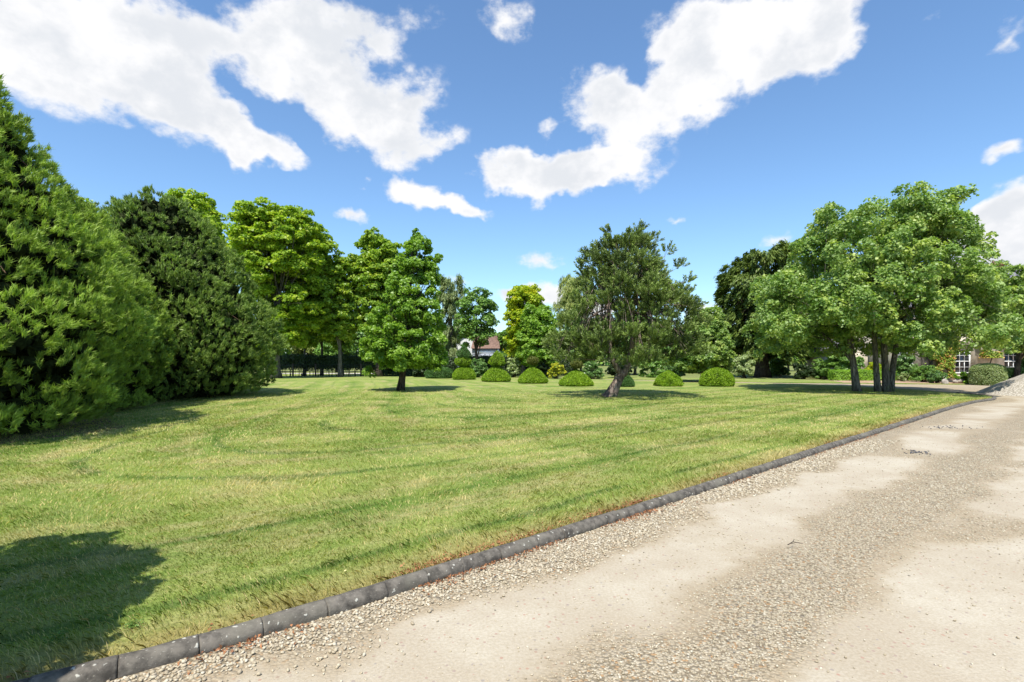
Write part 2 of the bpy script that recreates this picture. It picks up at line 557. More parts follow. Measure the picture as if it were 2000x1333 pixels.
M = {
    'turf': turf_mat(), 'blade': blade_mat(), 'drive': drive_mat(), 'stone': stone_mat(), 'kerb': kerb_mat(),
    'field': simple_ground_mat('rough_field', (0.13, 0.17, 0.05), (0.24, 0.25, 0.09)),
    'mulch': simple_ground_mat('bark_mulch', (0.10, 0.06, 0.04), (0.22, 0.14, 0.10), 6),
    'bed': simple_ground_mat('bed_soil', (0.30, 0.19, 0.12), (0.50, 0.36, 0.25), 3),
    'bark': bark_mat('grey_bark', (0.085, 0.075, 0.06), (0.21, 0.19, 0.155)),
    'bark_dark': bark_mat('dark_bark', (0.045, 0.035, 0.028), (0.11, 0.085, 0.065)),
    'bark_pine': bark_mat('pine_bark', (0.11, 0.08, 0.065), (0.34, 0.26, 0.21), 7),
    'bark_red': bark_mat('red_branch_bark', (0.16, 0.09, 0.06), (0.28, 0.17, 0.12), 9),
    'maple': leaf_mat('maple_leaf', (0.100, 0.205, 0.026), (0.370, 0.480, 0.150), (0.42, 0.50, 0.12), 0.36, 0.4, 0.45),
    'yellow_maple': leaf_mat('yellow_maple_leaf', (0.150, 0.270, 0.022), (0.430, 0.540, 0.050), (0.47, 0.54, 0.055), 0.44, 0.3, 0.45),
    'mid_maple': leaf_mat('mid_maple_leaf', (0.130, 0.250, 0.025), (0.370, 0.490, 0.060), (0.40, 0.48, 0.05), 0.40, 0.35, 0.42),
    'sweetgum': leaf_mat('sweetgum_leaf', (0.105, 0.230, 0.018), (0.350, 0.500, 0.070), None, 0.38, 0.4, 0.42),
    'gold': leaf_mat('gold_leaf', (0.20, 0.31, 0.015), (0.50, 0.56, 0.03), (0.52, 0.50, 0.02), 0.40, 0.3, 0.45),
    'willow': leaf_mat('willow_leaf', (0.192, 0.240, 0.060), (0.408, 0.444, 0.132), None, 0.3, 0.3, 0.5),
    'grey_willow': leaf_mat('grey_willow_leaf', (0.132, 0.178, 0.062), (0.326, 0.388, 0.155), None, 0.25, 0.3, 0.5),
    'conifer': leaf_mat('conifer_spray', (0.105, 0.170, 0.024), (0.430, 0.580, 0.095), None, 0.30, 0.25, 0.5, 0.9),
    'conifer_dark': leaf_mat('dark_conifer_spray', (0.080, 0.130, 0.026), (0.310, 0.430, 0.090), None, 0.25, 0.25, 0.5, 0.9),
    'pine': leaf_mat('pine_needle', (0.026, 0.048, 0.014), (0.290, 0.380, 0.090), None, 0.14, 0.3, 0.45, 0.5),
    'yew': leaf_mat('yew_spray', (0.040, 0.075, 0.012), (0.190, 0.250, 0.045), None, 0.15, 0.25, 0.5),
    'topiary': leaf_mat('clipped_yew', (0.120, 0.230, 0.013), (0.330, 0.480, 0.027), None, 0.25, 0.25, 0.5, 3),
    'topiary_dark': leaf_mat('clipped_dark_yew', (0.041, 0.108, 0.027), (0.121, 0.230, 0.054), None, 0.2, 0.25, 0.5, 3),
    'topiary_bronze': leaf_mat('clipped_bronze_yew', (0.068, 0.088, 0.016), (0.216, 0.230, 0.047), None, 0.15, 0.25, 0.5, 3),
    'hedge_shade_tone': leaf_mat('shade_toned_hedge_leaf', (0.016, 0.034, 0.010), (0.050, 0.085, 0.022), None, 0.12, 0.3, 0.45, 2),  # tree shade over the back hedges is put into this near-black green
    'hedge_box': leaf_mat('box_hedge_leaf', (0.124, 0.264, 0.023), (0.341, 0.558, 0.046), None, 0.2, 0.35, 0.45, 2),
    'laurel': leaf_mat('laurel_leaf', (0.062, 0.155, 0.031), (0.217, 0.341, 0.093), None, 0.2, 0.5, 0.35, 2),
    'shrub': leaf_mat('shrub_leaf', (0.070, 0.163, 0.028), (0.264, 0.419, 0.078), None, 0.25, 0.4, 0.4, 1.5),
    'variegated': leaf_mat('variegated_leaf', (0.155, 0.232, 0.046), (0.465, 0.527, 0.248), None, 0.2, 0.4, 0.4, 2),
    'creeper': leaf_mat('creeper_leaf', (0.155, 0.248, 0.031), (0.434, 0.527, 0.078), (0.651, 0.341, 0.109), 0.25, 0.3, 0.45, 2),
    'yellow_shrub': leaf_mat('yellow_shrub_leaf', (0.36, 0.36, 0.02), (0.66, 0.62, 0.05), (0.16, 0.26, 0.03), 0.2, 0.3, 0.5, 3),
    'weed': leaf_mat('weed_leaf', (0.08, 0.16, 0.03), (0.16, 0.28, 0.05), None, 0.25, 0.3, 0.5, 3),
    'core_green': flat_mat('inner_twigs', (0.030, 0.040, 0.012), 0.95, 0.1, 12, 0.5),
    'litter': leaf_mat('dead_leaf', (0.160, 0.065, 0.030), (0.440, 0.200, 0.090), None, 0.1, 0.2, 0.6, 8),
    'render': flat_mat('white_render', (0.72, 0.71, 0.68), 0.85, 0.2, 2, 0.08),
    'limestone': flat_mat('limestone', (0.58, 0.51, 0.40), 0.9, 0.15, 2.2, 0.3, 0.6),
    'slate': flat_mat('slate_roof', (0.19, 0.18, 0.20), 0.7, 0.3, 5, 0.3),
    'tile': flat_mat('clay_tile', (0.21, 0.13, 0.095), 0.8, 0.2, 5, 0.35),
    'brick': flat_mat('brick', (0.36, 0.17, 0.11), 0.9, 0.2, 8, 0.3),
    'weatherboard': flat_mat('grey_boarding', (0.30, 0.32, 0.35), 0.7, 0.3, 4, 0.12),
    'navy': flat_mat('navy_paint', (0.03, 0.045, 0.08), 0.5, 0.4, 4, 0.1),
    'paint': flat_mat('white_paint', (0.80, 0.80, 0.78), 0.5, 0.4, 4, 0.05),
    'iron': flat_mat('black_iron', (0.02, 0.02, 0.02), 0.6, 0.4, 4, 0.2),
    'post': flat_mat('weathered_wood', (0.11, 0.085, 0.06), 0.9, 0.2, 9, 0.3),
    'rock': flat_mat('garden_rock', (0.40, 0.35, 0.30), 0.9, 0.2, 5, 0.4),
}
mg, tg = new_mat('window_glass')
finish(tg, principled(tg, (0.015, 0.018, 0.022), 0.06, 0.6))
M['glass'] = mg

# ------------------------------------------------------------------ ground plan
KERB = np.array([(-9.5, -2.8), (-7.0, -0.9), (-5.0, 0.5), (-3.3, 1.6), (-2.04, 2.44), (-1.2, 3.06), (-0.65, 3.51), (0.0, 4.07), (0.9, 4.84), (1.65, 5.5), (2.51, 6.25), (3.86, 7.43),
                 (5.17, 8.59), (7.29, 10.42), (10.96, 13.6), (13.5, 15.8), (16.4, 18.15), (18.1, 19.3), (18.95, 20.3), (19.2, 22.0), (19.3, 25.4), (18.5, 28.3)])
KERB[4:18] *= 0.975


def catmull(P, n=12):
    P = np.vstack([2 * P[0] - P[1], P, 2 * P[-1] - P[-2]])
    out = []
    for i in range(1, len(P) - 2):
        p0, p1, p2, p3 = P[i - 1:i + 3]
        for t in np.linspace(0, 1, n, endpoint=False):
            out.append(0.5 * ((2 * p1) + (-p0 + p2) * t + (2 * p0 - 5 * p1 + 4 * p2 - p3) * t * t + (-p0 + 3 * p1 - 3 * p2 + p3) * t ** 3))
    out.append(P[-2])
    return np.array(out)


kerb = catmull(KERB)
back_edge = catmull(np.array([(18.5, 28.3), (16.8, 30.4), (11.5, 32.4), (7.3, 36.3), (-2.7, 42.3), (-14, 43.0), (-30, 43.0)]), 8)
left_side = np.array([(-30, 43.0), (-30, 20), (-26, 6), (-16, -3.2)])
lawn_poly = np.vstack([kerb, back_edge[1:], left_side[1:]])


def seg_dist(P, L):
    """distance to polyline L, and arc length of nearest point"""
    P = np.asarray(P, dtype=np.float64)
    best = np.full(len(P), 1e9)
    arc = np.zeros(len(P))
    s0 = 0.0
    for a, b in zip(L[:-1], L[1:]):
        d = b - a
        l = np.hypot(*d)
        if l < 1e-9:
            continue
        t = np.clip(((P - a) @ d) / (l * l), 0, 1)
        q = a + t[:, None] * d
        dd = np.hypot(P[:, 0] - q[:, 0], P[:, 1] - q[:, 1])
        m = dd < best
        best[m] = dd[m]
        arc[m] = s0 + t[m] * l
        s0 += l
    return best, arc


front_line = kerb[:12 * 17 + 2]
left_mow = catmull(np.array([(-4.6, 3.6), (-6.6, 5.4), (-7.4, 8.0), (-7.7, 12.0), (-8.2, 18.0), (-9.6, 26.0), (-12, 34.0)]), 6)


def lawn_uv(P):
    d1, a1 = seg_dist(P, front_line)
    d2, a2 = seg_dist(P, left_mow)
    side = np.where(P[:, 0] < np.interp(P[:, 1], left_mow[:, 1], left_mow[:, 0]), -1, 1)
    d2 = d2 * side + 2.6
    k = 2.6
    m = np.minimum(d1, d2) - k * np.log1p(np.exp(-np.abs(d1 - d2) / k)) + 0.0
    near = np.clip((d1 - 2.0) / 2.0, 0, 1)
    kd = np.where(d1 < 2.0, d1 * 1.0, m)
    kd = d1 * (1 - near) + (m) * near
    wgt = 1 / (1 + np.exp((d1 - d2) / k))
    arc = a1 * wgt + (a2 + 40) * (1 - wgt)
    return np.stack([kd, arc, d1], 1)


def in_poly(P, poly):
    x, y = P[:, 0], P[:, 1]
    c = np.zeros(len(P), dtype=bool)
    n = len(poly)
    j = n - 1
    for i in range(n):
        xi, yi = poly[i]
        xj, yj = poly[j]
        if yi != yj:
            m = ((yi > y) != (yj > y)) & (x < (xj - xi) * (y - yi) / (yj - yi) + xi)
            c ^= m
        j = i
    return c


def sheet(name, poly, z, mat, pts, attrs_fn=None, kind='structure', skirt=0.0):
    poly = np.asarray(poly)
    n = len(poly)
    pts = pts[in_poly(pts, poly)] if len(pts) else pts
    if len(pts):
        d, _ = seg_dist(pts, np.vstack([poly, poly[:1]]))
        pts = pts[d > 0.04]
    allp = [Vector(p) for p in np.vstack([poly, pts])] if len(pts) else [Vector(p) for p in poly]
    edges = [(i, (i + 1) % n) for i in range(n)]
    v, e, f, *_ = delaunay_2d_cdt(allp, edges, [], 1, 1e-5)
    P = np.array([(p.x, p.y) for p in v])
    V = np.column_stack([P, np.full(len(P), z)])
    at = attrs_fn(P) if attrs_fn else {}
    loops = [i for q in f for i in q]
    counts = [len(q) for q in f]
    # faces must look up
    q = f[0]
    ar = (P[q[1]] - P[q[0]])[0] * (P[q[2]] - P[q[0]])[1] - (P[q[1]] - P[q[0]])[1] * (P[q[2]] - P[q[0]])[0]
    if ar < 0:
        loops = [i for qq in f for i in reversed(qq)]
    if skirt:
        b = len(V)
        V = np.vstack([V, np.column_stack([poly, np.full(n, z)]), np.column_stack([poly, np.full(n, z - skirt)])])
        for i in range(n):
            j = (i + 1) % n
            loops += [b + i, b + n + i, b + n + j, b + j]
            counts.append(4)
        for k in list(at):
            a = at[k]
            at[k] = np.concatenate([a, attrs_fn(poly)[k], attrs_fn(poly)[k]])
    o = mesh_np(name, V, loops, counts, mat, attrs={k: ('POINT', a) for k, a in at.items()})
    return tag(o, kind=kind)


def grid(x0, x1, y0, y1, s, jit, seed):
    r = np.random.default_rng(seed)
    X, Y = np.meshgrid(np.arange(x0, x1, s), np.arange(y0, y1, s))
    P = np.column_stack([X.ravel(), Y.ravel()])
    return P + r.uniform(-jit, jit, P.shape) * s


# ground to the horizon
mb = MB().add([(-1500, -300, -0.02), (1500, -300, -0.02), (1500, 2500, -0.02), (-1500, 2500, -0.02)], [(0, 1, 2, 3)])
tag(mb.build('ground', M['field']), kind='structure')

LAWN_Z = 0.042
lp = np.vstack([grid(-12, 20, 1, 16, 0.45, 0.2, 1), grid(-29, 20, 16, 43, 1.1, 0.2, 2)])
sheet('lawn', lawn_poly, LAWN_Z, M['turf'], lp, lambda P: {'luv': lawn_uv(np.asarray(P))}, skirt=0.07)


def smooth_noise(P, scale, seed):
    """cheap value noise in numpy"""
    r = np.random.default_rng(seed)
    T = r.random((64, 64))
    q = np.asarray(P) * scale + 1000
    i = np.floor(q).astype(int)
    f = q - i
    f = f * f * (3 - 2 * f)
    x0, y0 = i[:, 0] % 64, i[:, 1] % 64
    x1, y1 = (x0 + 1) % 64, (y0 + 1) % 64
    return (T[x0, y0] * (1 - f[:, 0]) + T[x1, y0] * f[:, 0]) * (1 - f[:, 1]) + (T[x0, y1] * (1 - f[:, 0]) + T[x1, y1] * f[:, 0]) * f[:, 1]


def looseness(P):
    """1 = deep loose gravel, 0 = worn wheel track"""
    P = np.asarray(P)
    d, a = seg_dist(P, kerb)
    wob = (smooth_noise(P, 0.8, 5) - 0.5) * 0.34 + (smooth_noise(P, 2.1, 6) - 0.5) * 0.3
    dw = d + wob
    first = 1 - np.clip((dw - 0.30) / 0.36, 0, 1)
    mid = np.clip(1 - np.abs(dw - 1.72) / 0.52, 0, 1) * 1.15
    far = np.clip(1 - np.abs(dw - 3.75) / 0.5, 0, 1) * 0.75
    side = np.clip((dw - 5.0) / 1.2, 0, 0.8)
    pat = np.clip((smooth_noise(P, 1.1, 9) - 0.62) * 2.4, 0, 0.5)
    l = np.clip(np.maximum.reduce([first, mid, far, side, pat]), 0, 1)
    beyond = P[:, 1] > 19.5
    l = np.where(beyond, 0.25 + 0.3 * smooth_noise(P, 0.5, 3), l)
    return l


def drive_attrs(P):
    d, a = seg_dist(P, kerb)
    return {'luv': np.stack([d, a, np.zeros(len(P))], 1), 'loose': looseness(P)}


far_edge = np.array([(48, 27.5), (32, 29.0), (26, 30.0), (22, 31.0), (17.8, 32.0), (12.3, 34.3), (7.8, 37.9), (-2.8, 43.9), (-14, 44.4), (-30, 44.4)])
drive_poly = np.vstack([np.array([(-30, -14), (48, -14)]), far_edge])
dp = np.vstack([grid(-4, 10, 1.5, 10, 0.16, 0.25, 3), grid(-8, 20, -3, 1.5, 0.9, 0.2, 4), grid(3, 24, 10, 22, 0.45, 0.2, 5), grid(10, 22, 4, 10, 0.5, 0.2, 6), grid(16, 47, 22, 31, 1.2, 0.2, 7)])
sheet('gravel_drive', drive_poly, 0.0, M['drive'], dp, drive_attrs)
# lawn beyond the drive, under the yew
l2 = np.vstack([far_edge[::-1][2:-2][:], np.array([(33, 31.5), (24, 34.0), (14, 40.5), (-2, 47.0), (-14, 47.0)])])
l2[:, 1] += np.where(np.arange(len(l2)) < 6, 0.05, 0)
sheet('far_lawn', l2, 0.045, M['turf'], grid(-14, 30, 30, 46, 1.3, 0.2, 8), lambda P: {'luv': np.column_stack([np.asarray(P)[:, 1] * 0.9 + 5, np.asarray(P)[:, 0], np.full(len(P), 5.0)])}, skirt=0.06)
tag(MB().add([(20.5, 31.6, 0.052), (27.0, 30.35, 0.052), (60, 28, 0.052), (60, 36, 0.052), (22, 36, 0.052)], [(0, 1, 2, 3, 4)]).build('planting_bed', M['bed']), kind='structure')
# lane seen through the fence
tag(MB().add([(-60, 52, 0.0), (5, 52, 0.0), (5, 55.5, 0.0), (-60, 55.5, 0.0)], [(0, 1, 2, 3)]).build('lane', simple_ground_mat('lane_stone', (0.45, 0.42, 0.36), (0.60, 0.55, 0.48))), kind='structure')
tag(MB().add([(-60, 44.5, -0.005), (5, 44.5, -0.005), (5, 52, -0.005), (-60, 52, -0.005)], [(0, 1, 2, 3)]).build('verge', simple_ground_mat('verge_grass', (0.20, 0.26, 0.06), (0.36, 0.38, 0.12))), kind='structure')
# mulch ring under the near conifers
ring = [(-11.6 + 3.3 * math.cos(a) * (1 + .06 * math.sin(5 * a)), 10.0 + 2.9 * math.sin(a) * (1 + .05 * math.sin(7 * a)), LAWN_Z + 0.006) for a in np.linspace(0, 2 * math.pi, 40, endpoint=False)]
tag(MB().add(ring, [tuple(range(40))]).build('mulch_bed', M['mulch']), kind='structure')

# ------------------------------------------------------------------ kerb edging
R = random.Random(4)
kroot = empty('stone_edging', (-1.2, 3.3, 0))
tag(kroot, 'dark half round stone edging spotted with pale lichen between lawn and gravel drive', 'kerb')
kd_arc = np.concatenate(([0], np.cumsum(np.hypot(*np.diff(kerb, axis=0).T))))


def kerb_at(s):
    return np.array([np.interp(s, kd_arc, kerb[:, 0]), np.interp(s, kd_arc, kerb[:, 1])])


s = 6.6
SEG = 0.34
end = kd_arc[12 * 19]
while s < end:
    L = SEG * R.uniform(0.8, 1.15) * (1.0 if s < 18 else 1.4)
    mbk = MB()
    p, q = kerb_at(s + 0.001), kerb_at(s + L - 0.001)
    d = (q - p) / np.hypot(*(q - p))
    nrm = np.array([-d[1], d[0]])
    off = R.uniform(-0.006, 0.006)
    dz = R.uniform(-0.004, 0.004)
    sides = 11
    rings = 7
    vs = []
    for i in range(rings):
        f = (0, .03, .25, .5, .75, .97, 1)[i]
        c = p + (q - p) * f + nrm * off
        sh = 1.0 if 0 < i < rings - 1 else 0.993
        for k in range(sides):
            a = math.pi * (k / (sides - 1) * 1.16 - 0.08)
            rr = 1 + R.uniform(-0.06, 0.05)
            vs.append((c[0] + nrm[0] * math.cos(a) * 0.062 * sh * rr, c[1] + nrm[1] * math.cos(a) * 0.062 * sh * rr, 0.016 + dz + math.sin(a) * 0.062 * sh * rr))
    fs = []
    for i in range(rings - 1):
        for k in range(sides - 1):
            fs.append((i * sides + k, (i + 1) * sides + k, (i + 1) * sides + k + 1, i * sides + k + 1))
    fs.append(tuple(range(sides)))
    fs.append(tuple((rings - 1) * sides + k for k in reversed(range(sides))))
    mbk.add(vs, fs)
    o = mbk.build('kerb_stone', M['kerb'], None, smooth=True)
    o.parent = kroot
    o.matrix_parent_inverse = Matrix.Translation(-Vector(kroot.location))
    s += L

# ------------------------------------------------------------------ loose stones, grass, litter
rng = np.random.default_rng(11)


def rot_frame(n, up_bias=0.0):
    """n random orthonormal frames (n,3,3)"""
    a = rng.normal(size=(n, 3))
    a[:, 2] += up_bias * np.sign(a[:, 2])
    a /= np.linalg.norm(a, axis=1)[:, None]
    b = rng.normal(size=(n, 3))
    b -= (b * a).sum(1)[:, None] * a
    b /= np.linalg.norm(b, axis=1)[:, None]
    c = np.cross(a, b)
    return np.stack([b, c, a], 2)


ICO_V, ICO_F = None, None
ph = (1 + 5 ** .5) / 2
ICO_V = np.array([(-1, ph, 0), (1, ph, 0), (-1, -ph, 0), (1, -ph, 0), (0, -1, ph), (0, 1, ph), (0, -1, -ph), (0, 1, -ph), (ph, 0, -1), (ph, 0, 1), (-ph, 0, -1), (-ph, 0, 1)], float)
ICO_V /= np.linalg.norm(ICO_V[0])
ICO_F = np.array([(0, 11, 5), (0, 5, 1), (0, 1, 7), (0, 7, 10), (0, 10, 11), (1, 5, 9), (5, 11, 4), (11, 10, 2), (10, 7, 6), (7, 1, 8), (3, 9, 4), (3, 4, 2), (3, 2, 6), (3, 6, 8), (3, 8, 9), (4, 9, 5), (2, 4, 11), (6, 2, 10), (8, 6, 7), (9, 8, 1)])


def stones(name, P, size, mat, z0=0.0):
    n = len(P)
    V = np.repeat(ICO_V[None], n, 0) * rng.uniform(0.82, 1.15, (n, 12, 1))
    sc = np.stack([rng.uniform(0.8, 1.35, n), rng.uniform(0.6, 1.0, n), rng.uniform(0.35, 0.65, n)], 1) * size[:, None] * 0.5
    V = V * sc[:, None, :]
    Fm = rot_frame(n, 2.2)
    V = np.einsum('nij,nkj->nki', Fm, V)
    V[:, :, 0] += P[:, 0, None]
    V[:, :, 1] += P[:, 1, None]
    V[:, :, 2] += z0 + (sc[:, 2] * rng.uniform(0.3, 1.2, n))[:, None]
    Fi = (ICO_F[None] + (np.arange(n) * 12)[:, None, None]).reshape(-1)
    r = rng.random(n)
    r = np.where(r > 0.98, r, r * 0.88)
    return mesh_np(name, V.reshape(-1, 3), Fi, 3, mat, attrs={'rnd': ('FACE', np.repeat(r, 20))}, smooth=False)


def scatter(x0, x1, y0, y1, dens, keep):
    n = int((x1 - x0) * (y1 - y0) * dens)
    P = np.column_stack([rng.uniform(x0, x1, n), rng.uniform(y0, y1, n)])
    return P[rng.random(n) < keep(P)]


def in_view(P, m=0.3):
    return (np.abs(P[:, 0]) < P[:, 1] * 1.02 + m) & (P[:, 1] > 2.1)


def gravel_keep(P):
    d, _ = seg_dist(P, kerb)
    out = ~in_poly(P, lawn_poly) & (d > 0.07) & in_view(P)
    l = looseness(P)
    fall = np.clip(5.2 / P[:, 1], 0.25, 1.0) ** 1.5
    return out * np.clip((l + (rng.random(len(P)) - .5) * 0.6 - 0.20) * 1.2, 0.0, 1) * fall


GP = scatter(-3, 9.5, 2.1, 9.5, 3000, gravel_keep)
dist = np.maximum(GP[:, 1], 2.5)
tag(stones('gravel', GP, rng.uniform(0.55, 1.25, len(GP)) * np.where(seg_dist(GP, kerb)[0] < .6, .022, .0135) * np.clip(dist / 4.5, 1, 1.3), M['stone']), 'loose cream and buff gravel on the drive', kind='stuff')
GP2 = scatter(-3, 12, 2.1, 12, 85, lambda P: (~in_poly(P, lawn_poly)) * in_view(P) * 1.0)
tag(stones('grit', GP2, rng.uniform(0.006, 0.018, len(GP2)), M['stone']), 'scattered grit on the worn wheel tracks', kind='stuff')


def quads(pos, nrm, length, width, fold=0.15, tang=None):
    """diamond leaves, bent across the middle: (n,4,3)"""
    n = len(pos)
    nrm = nrm / np.maximum(np.linalg.norm(nrm, axis=1), 1e-6)[:, None]
    t = rng.normal(size=(n, 3)) if tang is None else tang + 0
    t = t - (t * nrm).sum(1)[:, None] * nrm
    t /= np.maximum(np.linalg.norm(t, axis=1), 1e-6)[:, None]
    b = np.cross(nrm, t)
    L = (np.zeros(n) + length)[:, None]
    Wd = (np.zeros(n) + width)[:, None]
    k = nrm * (L * fold)
    return np.stack([pos - t * L * .5 - k, pos + b * Wd * .5, pos + t * L * .5 - k, pos - b * Wd * .5], 1)


def leaf_mesh(name, Q, mat, parent=None, rnd=None, extra=None, origin=None):
    n = len(Q)
    if rnd is None:
        rnd = rng.random(n)
    at = {'rnd': ('FACE', rnd)}
    if extra:
        at.update(extra)
    return mesh_np(name, Q.reshape(-1, 3), np.arange(n * 4), 4, mat, parent, attrs=at, origin=origin)


# grass blades: dense and fine near the camera, longer and sparser farther off
def grass_keep(P):
    d, _ = seg_dist(P, kerb)
    ins = in_poly(P, lawn_poly) & (d > 0.05) & in_view(P, 0.2)
    ragged = np.where(d < 0.3, 0.45 + 0.5 * smooth_noise(P, 5, 8), 1)
    dn = np.clip(3.6 / P[:, 1], 0.07, 1.0) ** 1.6
    return ins * ragged * dn


BP = np.vstack([scatter(-14, 12, 2.1, 14.0, 5200, grass_keep), scatter(-13, 18, 14.0, 27, 640, lambda P: grass_keep(P) * 7.5 * np.clip((27 - P[:, 1]) / 9, 0, 1))])
n = len(BP)
dist = BP[:, 1]
clump = smooth_noise(BP, 4.0, 21) * 0.6 + smooth_noise(BP, 11.0, 22) * 0.7
h = rng.uniform(0.014, 0.036, n) * (0.55 + clump * 0.9) * np.clip(dist / 8, 1.0, 1.25)
dk, _ = seg_dist(BP, kerb)
h *= np.where(dk < 0.7, 1.0 + 0.9 * (0.7 - dk) * smooth_noise(BP, 2.0, 31) * 1.6, 1)
wd = 0.0032 * np.clip(dist / 3.2, 1.0, 3.4)
ang = rng.uniform(0, 2 * math.pi, n)
lean = rng.uniform(0.15, 1.1, n)
fa = smooth_noise(BP, 1.3, 41) * 6.28 + rng.normal(0, 0.9, n)
root = np.column_stack([BP, np.full(n, LAWN_Z - 0.004)])
side = np.column_stack([np.cos(ang), np.sin(ang), np.zeros(n)]) * (wd * 0.5)[:, None]
ld = np.column_stack([np.cos(fa) * lean, np.sin(fa) * lean, np.ones(n)])
mid = root + ld * (h * 0.55)[:, None] * np.array([0.7, 0.7, 1])
tip = root + ld * h[:, None] * np.array([1.2, 1.2, 0.9])
V = np.stack([root - side, root + side, mid + side * 0.9, tip, mid - side * 0.9], 1)
luv = lawn_uv(BP)
tag(mesh_np('grass', V.reshape(-1, 3), np.arange(n * 5), 5, M['blade'], attrs={'rnd': ('FACE', rng.random(n)), 'luv': ('POINT', np.repeat(luv, 5, 0))}), 'mown lawn grass with dry straw coloured streaks', kind='stuff')
print('blades', n, 'stones', len(GP))

# brown leaf litter gathered along both sides of the kerb
sl = rng.uniform(7.0, kd_arc[12 * 14], 3000)
sl = np.concatenate([sl, rng.uniform(7.0, 13.5, 3200)])
base = np.array([kerb_at(x) for x in sl])
nx = np.array([kerb_at(x + .05) for x in sl]) - base
nx /= np.linalg.norm(nx, axis=1)[:, None]
nn = np.column_stack([-nx[:, 1], nx[:, 0]])
sgn = np.where(rng.random(len(sl)) < 0.55, 1, -1)
off = sgn * (0.075 + rng.exponential(0.035, len(sl)))
P = base + nn * off[:, None]
keep = (smooth_noise(P, 1.6, 77) + rng.random(len(P)) * .3) > 0.62
P, sgn = P[keep], sgn[keep]
pos = np.column_stack([P, np.where(sgn > 0, LAWN_Z + .012, 0.014) + rng.uniform(0, 0.012, len(P))])
nr = rng.normal(size=(len(P), 3)) * .6 + np.array([0, 0, 1])
tag(leaf_mesh('leaf_litter', quads(pos, nr, rng.uniform(0.012, 0.034, len(P)), rng.uniform(0.007, 0.017, len(P)), 0.3), M['litter']), 'brown dead leaves gathered along the kerb', kind='stuff')


FP = np.vstack([np.column_stack([rng.normal(-5.0, 1.5, 260), rng.normal(23.6, 1.0, 260)]), np.column_stack([rng.uniform(-10, 8, 420), rng.uniform(3, 22, 420)])])
FP = FP[in_poly(FP, lawn_poly)]
k = len(FP)
fs_ = rng.uniform(.02, .045, k) * np.clip(FP[:, 1] / 12, .6, 1.6)
tag(leaf_mesh('fallen_leaves', quads(np.column_stack([FP, np.full(k, LAWN_Z + .03)]), np.array([0, 0, 1.]) + rng.normal(size=(k, 3)) * .3, fs_, fs_ * .7, .1), leaf_mat('yellowed_leaf', (.45, .40, .10), (.70, .62, .30), None, .1, .2, .6)), 'small yellowed leaves fallen on the lawn', kind='stuff')


# ------------------------------------------------------------------ trees
def unit(a):
    return a / np.maximum(np.linalg.norm(a, axis=-1, keepdims=True), 1e-9)


def sphere_dirs(n, zmin=-1.0):
    z = rng.uniform(zmin, 1, n)
    a = rng.uniform(0, 2 * math.pi, n)
    r = np.sqrt(1 - z * z)
    return np.column_stack([r * np.cos(a), r * np.sin(a), z])


def profile_m(prof, Y):
    """rows (photo y, x left, x right) at distance Y -> sorted arrays h, xl, xr in metres"""
    a = np.array([(pz(y, Y), px(xl, Y), px(xr, Y)) for y, xl, xr in prof])
    return a[np.argsort(a[:, 0])]


def lobes_from(prof, Y, nl, rr, spacing=0.66, inner=0.25, depth=1.0, seed=0, min_f=0.78):
    r = np.random.default_rng(seed)
    a = profile_m(prof, Y)
    h0, h1 = a[0, 0], a[-1, 0]
    out = []
    tries = 0
    while len(out) < nl and tries < nl * 60:
        tries += 1
        rad = r.uniform(*rr)
        h = r.uniform(h0 + rad * .7, h1 - rad * .92)
        xl, xr = np.interp(h, a[:, 0], a[:, 1]), np.interp(h, a[:, 0], a[:, 2])
        hw, mid = (xr - xl) / 2, (xr + xl) / 2
        if r.random() > (hw / np.max((a[:, 2] - a[:, 1]) / 2)) ** 0.7:
            continue
        th = r.uniform(0, 2 * math.pi)
        f = math.sqrt(r.random()) * 0.6 if r.random() < inner else r.uniform(min_f, 1.0)
        R_ = max(hw - rad * 0.95, 0.0) * f
        c = np.array([mid + math.cos(th) * R_, Y + math.sin(th) * R_ * depth, h])
        ok = True
        for o in out:
            if np.linalg.norm(c - o[:3]) < spacing * (rad + o[3]) * 0.62:
                ok = False
                break
        if ok:
            out.append(np.array([*c, rad]))
    return np.array(out)


def broad_leaves(lobes, n_leaf, size, nsub=9, flat=0.62, sub_r=0.42, updir=0.6, jitter=0.55, droop=0.0, zmin=-0.25):
    """clumps of clumps, leaves sit on the outer shell of each spray and lie mostly level"""
    rw = lobes[:, 3] ** 2
    cnt = rng.multinomial(n_leaf, rw / rw.sum())
    Q, Rn = [], []
    for (cx, cy, cz, r), k in zip(lobes, cnt):
        if k < 8:
            continue
        sd = sphere_dirs(nsub, zmin)
        sc = np.array([cx, cy, cz]) + sd * r * rng.uniform(0.42, 0.78, (nsub, 1)) * np.array([1, 1, .9])
        sr = r * sub_r * rng.uniform(0.7, 1.25, nsub)
        sv = rng.uniform(-0.22, 0.22, nsub)
        idx = rng.integers(0, nsub, k)
        d = sphere_dirs(k, -0.55)
        d = unit(d + sd[idx] * 0.35)
        rad = sr[idx] * rng.uniform(0.35, 1.05, k) ** 0.5
        p = sc[idx] + d * rad[:, None] * np.array([1, 1, flat])
        p[:, 2] -= droop * rng.random(k) * sr[idx]
        nr = np.array([0, 0, updir]) + d * 0.45 + sd[idx] * 0.25 + rng.normal(size=(k, 3)) * jitter
        s_ = size * rng.uniform(0.65, 1.3, k)
        Q.append(quads(p, nr, s_, s_ * rng.uniform(0.6, 0.9, k), 0.14))
        Rn.append(np.clip(rng.random(k) + sv[idx], 0, 1))
    return np.concatenate(Q), np.concatenate(Rn)


